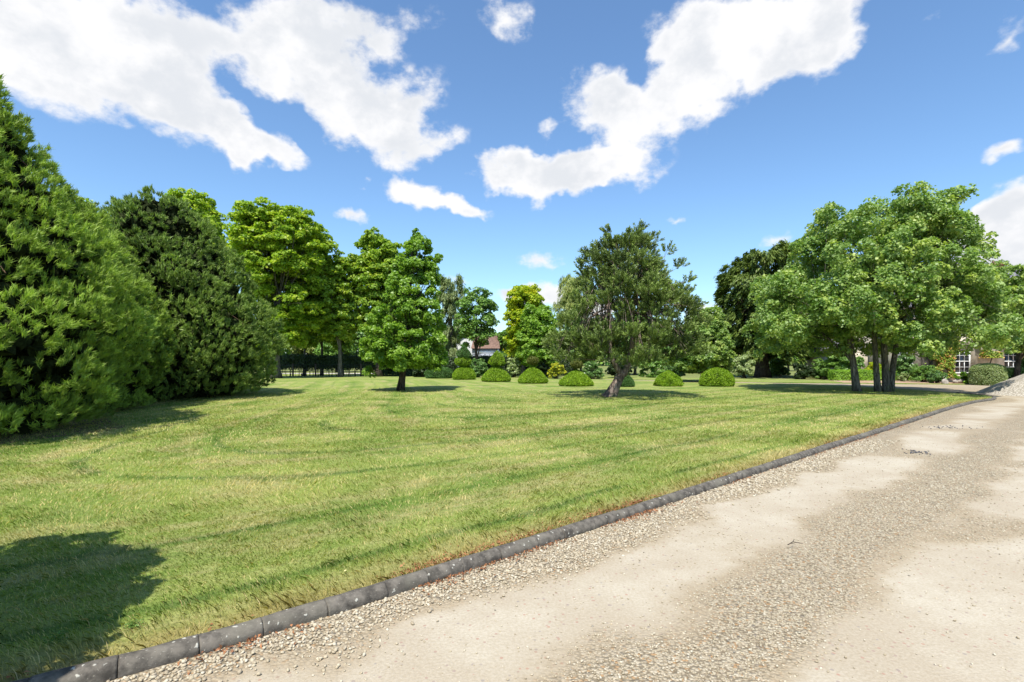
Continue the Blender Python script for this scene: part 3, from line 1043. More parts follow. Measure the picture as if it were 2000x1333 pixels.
def bez(a, b, c, n):
    a, b, c = Vector(a), Vector(b), Vector(c)
    return [a * (1 - t) ** 2 + b * 2 * t * (1 - t) + c * t * t for t in np.linspace(0, 1, n)]


def skeleton(mb, base, top, r0, r1, lobes, rnd, nlimb=6, h_lo=0.25, h_hi=0.9, twigs=3, sides=8, lean=None, flare=1.45, limb_r=0.5, wob=0.05):
    """trunk with root flare, limbs to groups of clumps, branches into each clump"""
    base, top = Vector(base), Vector(top)
    ctrl = (base + top) / 2 + (Vector(lean) if lean else Vector((rnd.uniform(-.1, .1), rnd.uniform(-.1, .1), 0)) * (top - base).length * .3)
    N = 14
    pts = bez(base, ctrl, top, N)
    rad = []
    for i in range(N):
        f = i / (N - 1)
        r = r0 + (r1 - r0) * f
        r *= 1 + (flare - 1) * math.exp(-f * 16)
        rad.append(r)
    mb.tube(pts, rad, max(sides, 10), wob=wob, rng=rnd)
    if len(lobes) == 0:
        return
    L = [Vector(l[:3]) for l in lobes]
    order = sorted(range(len(L)), key=lambda i: math.atan2(L[i].y - top.y, L[i].x - top.x) + rnd.uniform(-.15, .15))
    groups = [order[i::1][:0] for i in range(nlimb)]
    per = max(1, math.ceil(len(order) / nlimb))
    groups = [order[i:i + per] for i in range(0, len(order), per)]
    for g in groups:
        cen = sum((L[i] for i in g), Vector()) / len(g)
        hf = rnd.uniform(h_lo, h_hi)
        k = min(N - 1, max(1, int(hf * (N - 1))))
        a = pts[k]
        e = a.lerp(cen, 0.62)
        c = a.lerp(e, 0.5) + Vector((0, 0, (e - a).length * 0.12))
        lr = rad[k] * limb_r
        lp_ = bez(a, c, e, 9)
        mb.tube(lp_, [lr * (1 - 0.55 * i / 8) for i in range(9)], sides, wob=wob, rng=rnd)
        for i in g:
            j = rnd.randint(3, 8)
            s_ = lp_[j]
            tgt = L[i]
            d = (tgt - s_)
            c2 = s_.lerp(tgt, 0.5) + Vector((rnd.uniform(-.1, .1), rnd.uniform(-.1, .1), rnd.uniform(-.02, .16))) * d.length
            br = max(lr * (1 - .55 * j / 8) * 0.55, 0.012)
            bp = bez(s_, c2, tgt, 7)
            mb.tube(bp, [br * (1 - .65 * q / 6) for q in range(7)], 5, cap=False)
            for _ in range(twigs):
                dd = Vector(sphere_dirs(1, -0.1)[0]) * lobes[i][3] * 0.85
                q = rnd.randint(3, 6)
                tp = bez(bp[q], bp[q].lerp(tgt + dd, .5) + Vector((0, 0, .05)), tgt + dd, 4)
                mb.tube(tp, [br * .4, br * .32, br * .22, br * .1], 4, cap=False)


def thing_tree(name, label, cat, base, crown_parts, trunk_mb, bark, group=None):
    t = empty(name, base)
    tag(t, label, cat, group)
    if trunk_mb is not None and trunk_mb.v:
        trunk_mb.build('trunk', bark, t, smooth=True, origin=base)
    for nm, Q, rn, mat in crown_parts:
        leaf_mesh(nm, Q, mat, t, rn, origin=base)
    return t


def broadleaf(name, label, cat, Y, prof, trunk_x, mat, bark, nl, rr, n_leaf, size, r0, seed, trunk_top=None, nsub=12, gap=0.68, inner=0.25, flat=0.82, nlimb=6, group=None, updir=0.6, extra_lobes=None, h_lo=0.25, depth=1.0, twigs=2, zmin=-0.5, droop=0.0, sub_r=0.42, min_f=0.78):
    rnd = random.Random(seed)
    lobes = lobes_from(prof, Y, nl, rr, gap, inner, depth, seed, min_f)
    if extra_lobes:
        ex = np.array([(px(x, Y + dy), Y + dy, pz(y, Y + dy), r) for x, y, dy, r in extra_lobes])
        lobes = np.vstack([lobes, ex])
    Q, rn = broad_leaves(lobes, n_leaf, size, nsub, flat, updir=updir, zmin=zmin, droop=droop, sub_r=sub_r)
    base = (px(trunk_x, Y), Y, 0.0)
    a = profile_m(prof, Y)
    tt = trunk_top if trunk_top else (px(trunk_x, Y) * .6 + (a[:, 1].mean() + a[:, 2].mean()) / 2 * .4, Y, a[0, 0] + (a[-1, 0] - a[0, 0]) * .55)
    mb = MB()
    skeleton(mb, (base[0], base[1], -0.05), tt, r0, r0 * .3, lobes, rnd, nlimb, h_lo, 0.95, twigs)
    return thing_tree(name, label, cat, base, [('crown', Q, rn, mat)], mb, bark, group)


# ---- the large multi-stemmed maple on the right
Ym = 23.4
pm = [(382, 1640, 1835), (404, 1595, 1868), (450, 1585, 1868), (480, 1560, 1895), (520, 1500, 1915), (560, 1475, 1925), (610, 1465, 1945), (650, 1462, 1955), (685, 1480, 1945), (706, 1530, 1915)]
lm = lobes_from(pm, Ym, 210, (0.5, 1.02), 0.60, 0.28, 0.95, 31, .72)
mb = MB()
rnd = random.Random(31)
stems = [((15.65, 23.2, -.05), (15.2, 23.4, 4.6), 0.165), ((16.45, 23.0, -.05), (15.9, 22.6, 5.6), 0.125), ((16.80, 22.95, -.05), (16.75, 23.3, 6.6), 0.15), ((17.08, 23.1, -.05), (18.4, 23.4, 5.6), 0.13)]
asg = [[], [], [], []]
for l in lm:
    if l[0] < 14.6:
        asg[0].append(l)
    elif l[0] < 16.2:
        asg[1].append(l)
    elif l[0] < 17.4:
        asg[2].append(l)
    else:
        asg[3].append(l)
for (b, t_, r), ls, ln in zip(stems, asg, [(-.05, 0, 0), (-.12, 0, .2), (.02, .1, 0), (-.25, .1, .2)]):
    skeleton(mb, b, t_, r, r * .42, np.array(ls), rnd, 4, 0.35, 0.95, 2, lean=ln, flare=1.3)
Q, rn = broad_leaves(lm, 175000, 0.125, 13, 0.92, updir=0.5, zmin=-.75)
thing_tree('maple_tree', 'spreading pale green maple on clustered grey stems at right end of lawn', 'tree', (16.4, 23.1, 0), [('crown', Q, rn, M['maple'])], mb, M['bark'])

# ---- maple beyond the gravel heap, cut by the right frame
broadleaf('maple_tree', 'maple with two slim dark trunks behind the gravel heap at the right edge', 'tree', 29.5,
          [(508, 1955, 2080), (530, 1925, 2110), (570, 1905, 2130), (620, 1900, 2150), (660, 1905, 2150), (700, 1945, 2110)], 1985, M['maple'], M['bark_dark'],
          80, (0.6, 1.1), 55000, 0.17, 0.16, 32, nlimb=6)
mb = MB()
mb.tube(bez((30.0, 29.6, 0), (29.7, 29.6, 1.2), (30.6, 29.8, 3.4), 9), [.17, .15, .14, .13, .12, .11, .10, .09, .08], 9)
o = mb.build('trunk', M['bark_dark'], None, smooth=True)
o.parent = [x for x in COL.objects if x.name == 'maple_tree.001'][0]
o.matrix_parent_inverse = Matrix.Translation(-o.parent.location)

# ---- big yellow-green sycamore on the left
broadleaf('sycamore_tree', 'tall domed yellow-green sycamore with a thick grey trunk in front of the iron fence', 'tree', 39.5,
          [(402, 500, 590), (415, 460, 625), (440, 440, 640), (480, 440, 664), (520, 455, 662), (560, 462, 640), (600, 470, 640), (640, 490, 625), (680, 500, 600), (700, 520, 585)], 536,
          M['yellow_maple'], M['bark'], 105, (0.85, 1.45), 85000, 0.22, 0.42, 41, nlimb=7, inner=0.15, gap=0.64, nsub=13, flat=.62, h_lo=.35)
broadleaf('sycamore_tree', 'yellow-green sycamore crown rising behind the dark round conifer', 'tree', 45,
          [(368, 335, 375), (385, 325, 410), (410, 315, 435), (460, 320, 450), (520, 330, 455), (600, 340, 440)], 385, M['yellow_maple'], M['bark'], 50, (0.9, 1.5), 34000, 0.25, 0.4, 42)
broadleaf('sycamore_tree', 'bright yellow-green treetop between the two nearest conifers', 'tree', 44,
          [(380, 125, 165), (395, 105, 185), (430, 80, 210), (500, 75, 215), (600, 90, 200)], 150, M['yellow_maple'], M['bark'], 40, (0.9, 1.4), 28000, 0.25, 0.35, 43)
broadleaf('maple_tree', 'loose yellow-green maple between the tall sycamore and the sweetgum', 'tree', 42,
          [(488, 625, 690), (505, 612, 705), (540, 605, 712), (580, 600, 715), (620, 600, 712), (655, 612, 700), (672, 630, 690)], 665, M['mid_maple'], M['bark'],
          60, (0.75, 1.25), 38000, 0.20, 0.17, 44, inner=.12, gap=.68, flat=.62)
broadleaf('maple_tree', 'taller airy green maple partly hidden by the sweetgum', 'tree', 43,
          [(450, 705, 775), (465, 690, 790), (500, 680, 800), (560, 672, 805), (620, 680, 800), (670, 700, 790)], 740, M['mid_maple'], M['bark_dark'], 75, (0.75, 1.3), 50000, 0.20, 0.25, 45, inner=.15, gap=.66, flat=.62)
# ---- sweetgum
broadleaf('sweetgum_tree', 'cone shaped bright green sweetgum with a short slim trunk on the lawn', 'tree', 23.8,
          [(443, 808, 818), (460, 795, 832), (480, 782, 848), (510, 765, 862), (550, 738, 868), (590, 735, 872), (620, 705, 878), (660, 700, 886), (700, 693, 886), (715, 702, 876), (730, 712, 866)], 782,
          M['sweetgum'], M['bark_dark'], 120, (0.30, 0.62), 62000, 0.125, 0.15, 46, trunk_top=(px(805, 23.8), 23.8, 6.9), inner=.35, gap=.78, updir=.45, nsub=9, flat=.85, droop=0.5, nlimb=14, h_lo=.12,
          extra_lobes=[(815, 462, 0, .24), (812, 452, 0, .18), (720, 728, 0, .35), (856, 505, 0, .3)])
# ---- round small tree with open crown
broadleaf('ash_tree', 'small round open crowned tree standing before the white cottage', 'tree', 44,
          [(560, 915, 950), (575, 900, 968), (605, 880, 980), (640, 880, 978), (664, 888, 974), (684, 905, 962)], 930, M['shrub'], M['bark_dark'], 36, (0.5, 0.85), 15000, 0.17, 0.14, 47, inner=.1, gap=1.0, twigs=5, nlimb=9)
broadleaf('lime_tree', 'golden yellow-green tree behind the mound topiary, left of the pine', 'tree', 43,
          [(553, 1000, 1050), (575, 988, 1065), (610, 980, 1070), (650, 978, 1065), (690, 985, 1060), (710, 1000, 1050)], 1022, M['gold'], M['bark'], 60, (0.6, 1.0), 34000, 0.19, 0.18, 48)
broadleaf('lime_tree', 'deep green low crowned tree in front of the golden tree', 'tree', 40.5,
          [(592, 1030, 1070), (610, 1015, 1088), (650, 1005, 1095), (690, 1005, 1095), (722, 1015, 1090)], 1055, M['sweetgum'], M['bark'], 55, (0.6, 1.0), 32000, 0.18, 0.16, 49)
broadleaf('maple_tree', 'fresh green bushy maple between the pine and the yew', 'tree', 33,
          [(598, 1370, 1400), (615, 1345, 1420), (650, 1320, 1432), (690, 1300, 1436), (720, 1300, 1432), (738, 1310, 1425)], 1372, M['maple'], M['bark'], 75, (0.45, 0.85), 46000, 0.15, 0.15, 50, zmin=-.4)


# ---- drooping trees (willow, birch, yew)
def drooping(name, label, Y, prof, trunk_x, mat, bark, nl, rr, n_leaf, length, width, r0, seed, droop=0.8, tang_out=0.5, **kw):
    rnd = random.Random(seed)
    lobes = lobes_from(prof, Y, nl, rr, kw.get('gap', 0.8), kw.get('inner', .3), 1.0, seed)
    rw = lobes[:, 3] ** 2
    cnt = rng.multinomial(n_leaf, rw / rw.sum())
    cx0, cy0 = px(trunk_x, Y), Y
    Q, Rn = [], []
    for (cx, cy, cz, r), k in zip(lobes, cnt):
        ns = 14
        sd = sphere_dirs(ns, -.5)
        scn = np.array([cx, cy, cz]) + sd * r * rng.uniform(.45, .95, (ns, 1))
        idx = rng.integers(0, ns, k)
        sv = rng.uniform(-.25, .25, ns)
        outd = unit(np.array([cx - cx0, cy - cy0, 0.0]) + sd * .6)[idx]
        tt = rng.random(k)
        ax = unit(outd * tang_out + np.array([0, 0, -droop]) + rng.normal(size=(k, 3)) * .18)
        sl_ = r * rng.uniform(.3, .6, ns)[idx]
        p = scn[idx] + outd * (tt * sl_ * .8)[:, None] + np.array([0, 0, -1]) * (tt ** 2 * sl_ * droop * 1.3)[:, None] + rng.normal(size=(k, 3)) * r * .10
        nr = rng.normal(size=(k, 3)) * .5 + np.array([0, 0, .7]) + outd * .6
        Q.append(quads(p, nr, length * rng.uniform(.7, 1.3, k), width * rng.uniform(.7, 1.3, k), .1, tang=ax))
        Rn.append(np.clip(rng.random(k) + sv[idx], 0, 1))
    base = (cx0, Y, 0.0)
    a = profile_m(prof, Y)
    mb = MB()
    skeleton(mb, (cx0, Y, -.05), (cx0, Y, a[0, 0] + (a[-1, 0] - a[0, 0]) * kw.get('top', .75)), r0, r0 * .25, lobes, rnd, kw.get('nlimb', 8), .2, .95, 1)
    return thing_tree(name, label, 'tree', base, [('crown', np.concatenate(Q), np.concatenate(Rn), mat)], mb, bark)


drooping('yew_tree', 'dark broad yew with drooping sprays and a thick black trunk behind the large maple', 43,
         [(468, 1475, 1530), (485, 1450, 1560), (510, 1425, 1580), (540, 1408, 1590), (570, 1395, 1600), (610, 1392, 1610), (650, 1395, 1615), (690, 1405, 1620), (715, 1440, 1600)], 1490,
         M['yew'], M['bark_dark'], 95, (0.8, 1.4), 95000, 0.36, 0.11, 0.52, 51, droop=.55, tang_out=.9, inner=.4, gap=.72)
drooping('willow_tree', 'pale yellow weeping willow top behind the left side of the pine', 55, [(525, 1105, 1150), (545, 1085, 1160), (580, 1075, 1165), (640, 1078, 1160), (700, 1085, 1150)], 1120,
         M['willow'], M['bark'], 26, (1.0, 1.6), 22000, 0.45, 0.06, .3, 52, droop=1.2, tang_out=.25)
drooping('birch_tree', 'grey-green weeping birch top behind the sweetgum', 60, [(532, 870, 900), (545, 855, 910), (580, 845, 912), (640, 850, 908), (700, 855, 900)], 880,
         M['grey_willow'], M['bark'], 26, (1.0, 1.7), 20000, 0.45, 0.07, .3, 53, droop=1.2, tang_out=.25)


# ---- large conifers with tufted sprays
def tufts(P, A, nf, length, width, cone, dark_base=True, R_up=0.25):
    """every tuft: nf slim fingers round the axis A"""
    n = len(P)
    P = np.repeat(P, nf, 0)
    A = np.repeat(A, nf, 0)
    m = len(P)
    d = unit(A + rng.normal(size=(m, 3)) * cone + np.array([0, 0, R_up]))
    L = length * rng.uniform(.55, 1.2, m)
    p = P + d * (L * .55)[:, None] + rng.normal(size=(m, 3)) * length * .10
    nr = unit(np.cross(d, rng.normal(size=(m, 3))) + A * .5)
    return quads(p, nr, L, width * rng.uniform(.7, 1.3, m), .08, tang=d)


def conifer(name, label, c, prof_r, mat, seed, lob_r, n_lobes, tuft_density, nf, length, width, lean=(0, 0), lump=.1):
    """prof_r: list (height, radius). lobes over the surface, tufts on each lobe pointing out and up"""
    r = np.random.default_rng(seed)
    pr = np.array(prof_r)
    H = pr[-1, 0]
    lob = []
    tries = 0
    while len(lob) < n_lobes and tries < n_lobes * 50:
        tries += 1
        h = r.uniform(pr[0, 0], H - .1)
        R0 = np.interp(h, pr[:, 0], pr[:, 1])
        if r.random() > (R0 / pr[:, 1].max()) ** .8 + .08:
            continue
        th = r.uniform(0, 2 * math.pi)
        rad = r.uniform(*lob_r)
        rr_ = max(R0 - rad * .7, 0) * r.uniform(1 - lump * .7, 1 + lump * .55)
        q = np.array([c[0] + math.cos(th) * rr_ + lean[0] * h, c[1] + math.sin(th) * rr_ + lean[1] * h, h])
        if any(np.linalg.norm(q - o[:3]) < .55 * (rad + o[3]) for o in lob):
            continue
        lob.append(np.array([*q, rad]))
    lob = np.array(lob)
    TP, TA, TR = [], [], []
    for l in lob:
        k = max(6, int(tuft_density * l[3] ** 2))
        outw = unit(np.array([l[0] - c[0], l[1] - c[1], 0.35]))
        d = sphere_dirs(k, -.8)
        d = unit(d + outw * .75)
        TP.append(l[:3] + d * l[3] * rng.uniform(.55, 1.05, (k, 1)) * np.array([1, 1, .8]))
        TA.append(unit(d * .55 + outw * .45 + np.array([0, 0, .6]) + rng.normal(size=(k, 3)) * .2))
        TR.append(np.clip(r.uniform(-.2, .2) + rng.normal(0, .13, k), -.4, .4))
    TP, TA, TR = np.concatenate(TP), np.concatenate(TA), np.concatenate(TR)
    ok = TP[:, 2] > 0.12
    TP, TA, TR = TP[ok], TA[ok], TR[ok]
    Q = tufts(TP, TA, nf, length, width, .21)
    rn = np.clip(rng.random(len(Q)) * .5 + .25 + np.repeat(TR, nf) * 1.3, 0, 1)
    # old inner foliage that closes the crown
    k = int(len(TP) * 2.2)
    hh = rng.uniform(0.15, H - .3, k)
    R0 = np.interp(hh, pr[:, 0], pr[:, 1]) * np.sqrt(rng.uniform(.1, .72, k))
    th = rng.uniform(0, 2 * math.pi, k)
    ip = np.column_stack([c[0] + np.cos(th) * R0 + lean[0] * hh, c[1] + np.sin(th) * R0 + lean[1] * hh, hh])
    Qi = quads(ip, rng.normal(size=(k, 3)), .42 * rng.uniform(.6, 1.2, k), .22 * rng.uniform(.6, 1.2, k), .1)
    mb = MB()
    rnd = random.Random(seed)
    top = (c[0] + lean[0] * H, c[1] + lean[1] * H, H - .5)
    skeleton(mb, (c[0], c[1], -.05), top, H * .028, .03, lob[r.choice(len(lob), min(60, len(lob)), replace=False)], rnd, 20, .05, .95, 1, limb_r=.3)
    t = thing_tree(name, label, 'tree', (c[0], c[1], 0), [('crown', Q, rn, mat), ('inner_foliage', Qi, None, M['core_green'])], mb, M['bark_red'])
    print(name, 'tufts', len(TP), 'quads', len(Q))
    return t


conifer('conifer_tree', 'nearest bright green conifer with tufted sprays at the left edge', (-11.8, 9.7), [(0.15, 3.0), (1.0, 3.5), (2.2, 3.7), (3.4, 3.45), (4.5, 2.9), (5.4, 2.4), (6.4, 1.9), (7.4, 1.3), (8.4, .7), (9.2, .12)],
        M['conifer'], 61, (.34, .78), 290, 150, 28, .17, .016, lump=.22)
conifer('conifer_tree', 'middle conifer with lime tipped sprays between the nearest and the dark broad one', (-12.75, 14.2), [(.15, 2.1), (1.0, 2.45), (2.0, 2.55), (3.0, 2.4), (4.0, 2.0), (4.8, 1.5), (5.6, .9), (6.2, .25)],
        M['conifer'], 62, (.32, .72), 210, 115, 22, .17, .023, lump=.22)
conifer('conifer_tree', 'dark broad conifer sloping down to the lawn, farthest of the left side', (-13.85, 20.0), [(.15, 3.3), (.8, 3.7), (1.8, 4.0), (2.8, 3.95), (4.0, 3.45), (5.1, 2.8), (6.0, 2.3), (6.8, 1.75), (7.3, 1.2), (7.7, .5)],
        M['conifer_dark'], 63, (.40, .95), 330, 85, 22, .20, .027, lump=.25)
# tree to the left of the camera, outside the picture, whose shade falls on the near lawn
broadleaf('shade_tree', 'small leafy tree just outside the left edge shading the near lawn', 'tree', 1.3,
          [(1471, -3249, -741), (702, -3441, -609), (-144, -3322, -770), (-760, -3000, -1050)], -1945, M['shrub'], M['bark'], 90, (.35, .6), 52000, .11, .1, 64, inner=.5, gap=.6)


# ---- pine
def pine():
    Y = 20.0
    prof = [(440, 1236, 1258), (462, 1222, 1272), (480, 1165, 1280), (500, 1146, 1298), (525, 1130, 1332), (555, 1116, 1355), (595, 1096, 1370), (635, 1074, 1380), (672, 1060, 1382), (705, 1066, 1378), (722, 1090, 1370)]
    lob = lobes_from(prof, Y, 280, (.22, .40), .72, .42, .95, 71, min_f=.7)
    ex = np.array([(px(x, Y), Y + dy, pz(y, Y), r) for x, y, dy, r in [(1190, 456, 0, .15), (1190, 470, 0, .2), (1180, 482, .1, .22), (1202, 484, .1, .22), (1195, 490, -.2, .25), (1248, 450, 0, .16), (1244, 468, .1, .22), (1255, 485, -.2, .25), (1150, 498, 0, .18), (1280, 468, .2, .18), (1302, 492, 0, .2), (1326, 522, .1, .22), (1222, 470, .3, .15), (1135, 525, 0, .2)]])
    lob = np.vstack([lob, ex])
    TP, TA, TR = [], [], []
    for l in lob:
        k = max(9, int(75 * l[3] ** 1.3))
        d = sphere_dirs(k, -.6)
        TP.append(l[:3] + d * l[3] * rng.uniform(.3, 1.0, (k, 1)) * np.array([1.1, 1.1, .6]))
        o_ = np.array([l[0] - px(1222, Y), l[1] - Y, 0.0])
        o_ = o_ / max(np.linalg.norm(o_), .4)
        TA.append(unit(d * .55 + o_ * .55 + np.array([0, 0, .80]) + rng.normal(size=(k, 3)) * .25))
        TR.append(np.full(k, rng.uniform(-.2, .2)) + rng.normal(0, .22, k))
    TP, TA, TR = np.concatenate(TP), np.concatenate(TA), np.concatenate(TR)
    nf = 34
    n = len(TP)
    L = .30
    # bottlebrush shoots: needles leave the shoot axis all along it
    tt = rng.random((n, nf))
    P = TP[:, None, :] + TA[:, None, :] * (tt * L)[..., None]
    rad = unit(np.cross(TA[:, None, :], rng.normal(size=(n, nf, 3))))
    d = unit(rad * .62 + TA[:, None, :] * .8)
    P = (P + d * .055).reshape(-1, 3)
    d = d.reshape(-1, 3)
    Q = quads(P, np.cross(d, rng.normal(size=d.shape)), 0.120 * rng.uniform(.7, 1.2, len(P)), .030, .02, tang=d)
    rn = np.clip(rng.random(len(Q)) * .25 + .12 + tt.ravel() * .55 + np.repeat(TR, nf) * .8, 0, 1)
    mb = MB()
    rnd = random.Random(72)
    X = lambda x: px(x, Y)
    base = Vector((X(1190), Y, -.05))
    fork = Vector((X(1216), Y, pz(727, Y)))
    pts = bez(base, (X(1203), Y, pz(750, Y)), fork, 12)
    mb.tube(pts, [.235 * (1 - i / 11 * .35) * (1 + .5 * math.exp(-i * .7)) for i in range(12)], 14, wob=.06, rng=rnd)
    left = bez(fork - Vector((.02, 0, .12)), (X(1188), Y - .15, pz(705, Y)), (X(1186), Y - .1, pz(640, Y)), 10)
    right = bez(fork - Vector((-.02, 0, .12)), (X(1240), Y + .1, pz(700, Y)), (X(1236), Y + .1, pz(620, Y)), 10)
    mb.tube(left, [.125 - .008 * i for i in range(10)], 9, wob=.05, rng=rnd)
    mb.tube(right, [.14 - .009 * i for i in range(10)], 9, wob=.05, rng=rnd)
    tl = [l for l in lob if l[0] < X(1213)]
    tr_ = [l for l in lob if l[0] >= X(1213)]
    skeleton(mb, left[-1] - Vector((0, 0, .05)), (X(1190), Y, pz(470, Y)), .075, .02, np.array(tl), rnd, 13, .0, .95, 2, flare=1.0, limb_r=.75)
    skeleton(mb, right[-1] - Vector((0, 0, .05)), (X(1246), Y, pz(462, Y)), .085, .02, np.array(tr_), rnd, 15, .0, .95, 2, flare=1.0, limb_r=.7)
    # bare low branches
    for (x0, y0, x1, y1, dy, r) in [(1192, 690, 1110, 655, -.6, .035), (1190, 700, 1120, 700, -.9, .03), (1238, 700, 1290, 690, -.8, .035), (1236, 690, 1320, 668, -.3, .035), (1188, 670, 1140, 610, .5, .035), (1240, 660, 1310, 600, .5, .04)]:
        a, b = Vector((X(x0), Y, pz(y0, Y))), Vector((X(x1), Y + dy, pz(y1, Y)))
        mb.tube(bez(a, a.lerp(b, .5) + Vector((0, 0, -.12)), b, 7), [r * (1 - .12 * i) for i in range(7)], 6)
    thing_tree('pine_tree', 'bushy twin peaked pine with a leaning forked trunk on the lawn', 'tree', (X(1190), Y, 0), [('crown', Q, rn, M['pine'])], mb, M['bark_pine'])
    print('pine quads', len(Q))


pine()


# ------------------------------------------------------------------ topiary, hedges, shrubs
def lathe_leaf(prof, c, n, size, squash_y=1.0, bump=0.05, seed=0, jitter=.55, grow=0.0):
    """leaf quads over a solid of revolution. prof (z, r) bottom to top. returns quads + inner solid MB"""
    pr = np.array(prof, float)
    seg = np.hypot(np.diff(pr[:, 0]), np.diff(pr[:, 1]))
    wgt = seg * (pr[:-1, 1] + pr[1:, 1]) / 2
    i = rng.choice(len(seg), n, p=wgt / wgt.sum())
    f = rng.random(n)
    z = pr[i, 0] + (pr[i + 1, 0] - pr[i, 0]) * f
    r_ = pr[i, 1] + (pr[i + 1, 1] - pr[i, 1]) * f
    a = rng.uniform(0, 2 * math.pi, n)
    nz = -(pr[i + 1, 1] - pr[i, 1]) / seg[i]
    nr_ = (pr[i + 1, 0] - pr[i, 0]) / seg[i]
    Nn = np.column_stack([np.cos(a) * nr_, np.sin(a) * nr_, nz])
    lump = bump * (np.sin(a * 5 + seed) * np.sin(z * 9 + seed) * .5 + smooth_noise(np.column_stack([a * 2.2, z * 5]), 1.3, seed + 3) - .5)
    rr_ = r_ * (1 + lump) - size * .25 + rng.uniform(-.4, .5, n) * size
    P = np.column_stack([c[0] + np.cos(a) * rr_, c[1] + np.sin(a) * rr_ * squash_y, c[2] + z])
    up = np.array([0, 0, .35])
    nn = Nn + up + rng.normal(size=(n, 3)) * jitter
    tg = Nn + np.array([0, 0, .6]) + rng.normal(size=(n, 3)) * .5
    Q = quads(P, np.cross(tg, rng.normal(size=(n, 3))) + nn * 1.1, size * rng.uniform(.7, 1.5, n), size * .45, .1, tang=tg)
    solid = MB()
    S = 20
    vs, fs = [], []
    for (zz, rr2) in prof:
        for k in range(S):
            aa = 2 * math.pi * k / S
            vs.append((c[0] + math.cos(aa) * max(rr2 * .93 - size * .6, .01), c[1] + math.sin(aa) * max(rr2 * .93 - size * .6, .01) * squash_y, c[2] + zz * .97))
    for j in range(len(prof) - 1):
        for k in range(S):
            k2 = (k + 1) % S
            fs.append((j * S + k, j * S + k2, (j + 1) * S + k2, (j + 1) * S + k))
    fs.append(tuple((len(prof) - 1) * S + k for k in range(S)))
    solid.add(vs, fs)
    return Q, solid


def dome(h, r, p=2.2, q=1.0, n=12, under=.92):
    out = [(0.02, r * under), (h * .12, r)]
    for t in np.linspace(.12, 1, n)[1:]:
        out.append((h * t, max(r * (1 - ((t - .12) / .88) ** p) ** (1 / q), .01)))
    return out


def topiary(label, xc, ybase, xl, xr, ytop, p, q, mat, seed, upper=None, bump=.05, group='clipped topiary mounds at the back of the lawn'):
    Y = gy(ybase)
    r = (xr - xl) / 2 * Y / F
    Yc = Y + r * .9
    k = Yc / Y
    c = (px((xl + xr) / 2, Yc), Yc, LAWN_Z)
    r *= k
    h = pz(ytop, Yc) - LAWN_Z
    t = empty('topiary', (c[0], c[1], 0))
    tag(t, label, 'topiary', group)
    Q, solid = lathe_leaf(dome(h, r, p, q), c, 9000, .075, 1, bump, seed)
    m = leaf_mesh('mound', Q, mat, t, origin=(c[0], c[1], 0))
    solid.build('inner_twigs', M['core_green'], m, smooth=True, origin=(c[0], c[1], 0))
    if upper:
        for kind, y0, y1, x0, x1, um in upper:
            r2 = (x1 - x0) / 2 * Yc / F
            z0, z1 = pz(y0, Yc), pz(y1, Yc)
            hh = z1 - z0
            cc = (px((x0 + x1) / 2, Yc), Yc, z0)
            if kind == 'ball':
                pr = [(hh * (1 - math.cos(a)) / 2, max(r2 * math.sin(a) ** .8, .01)) for a in np.linspace(0.08, math.pi - .05, 12)]
            else:
                pr = [(0.0, r2 * .7), (hh * .15, r2), (hh * .35, r2 * .95), (hh * .6, r2 * .7), (hh * .85, r2 * .35), (hh, .03)]
            Q, solid = lathe_leaf(pr, cc, 3200, .07, 1, .08 if kind == 'ball' else .25, seed + 5)
            u = leaf_mesh('topiary_ball' if kind == 'ball' else 'topiary_cone', Q, um, t, origin=(c[0], c[1], 0))
            solid.build('inner_twigs', M['core_green'], u, smooth=True, origin=(c[0], c[1], 0))
        st = MB().tube([(c[0], c[1], h * .8), (c[0], c[1], pz(upper[0][2], Yc) - .1)], [.05, .04], 8)
        st.build('stem', M['bark_dark'], t, smooth=True, origin=(c[0], c[1], 0))
    return t


topiary('low flat clipped shrub at the left end of the topiary row', 858, 741, 831, 886, 716, 3.5, 1.6, M['topiary_dark'], 1, bump=.15)
topiary('clipped mound with a flat tier and a spiky crown above it', 906, 743.5, 884, 929, 714.5, 2.4, 1.5, M['topiary'], 2, upper=[('ball', 716, 697, 888, 921, M['topiary']), ('cone', 699, 675, 892, 920, M['topiary_dark'])])
topiary('clipped cone mound carrying a ragged green cone', 969, 748, 940, 998, 713, 1.5, 1.15, M['topiary'], 3, upper=[('cone', 714, 685, 955, 987, M['topiary'])])
topiary('clipped cone mound carrying a bronze ball, fourth from the left', 1040, 751.5, 1011, 1070, 714.5, 1.45, 1.1, M['topiary'], 4, upper=[('ball', 713, 697, 1029, 1052, M['topiary_bronze'])])
topiary('widest clipped cone mound with a bronze ball, beside the pine', 1125, 757, 1091, 1160, 721, 1.35, 1.1, M['topiary'], 5, upper=[('ball', 720, 703, 1114, 1138, M['topiary_bronze'])])
topiary('small dark green mound half hidden by the pine trunk', 1221, 758, 1204, 1239, 732, 2.0, 1.4, M['topiary_dark'], 6)
topiary('lumpy clipped mound with an uneven top right of the pine trunk', 1305, 757, 1279, 1332, 724, 1.7, 1.25, M['topiary'], 7, bump=.2)
topiary('big smooth round clipped dome nearest the yew', 1400, 757.5, 1368, 1432, 718.5, 2.6, 1.7, M['topiary'], 8)


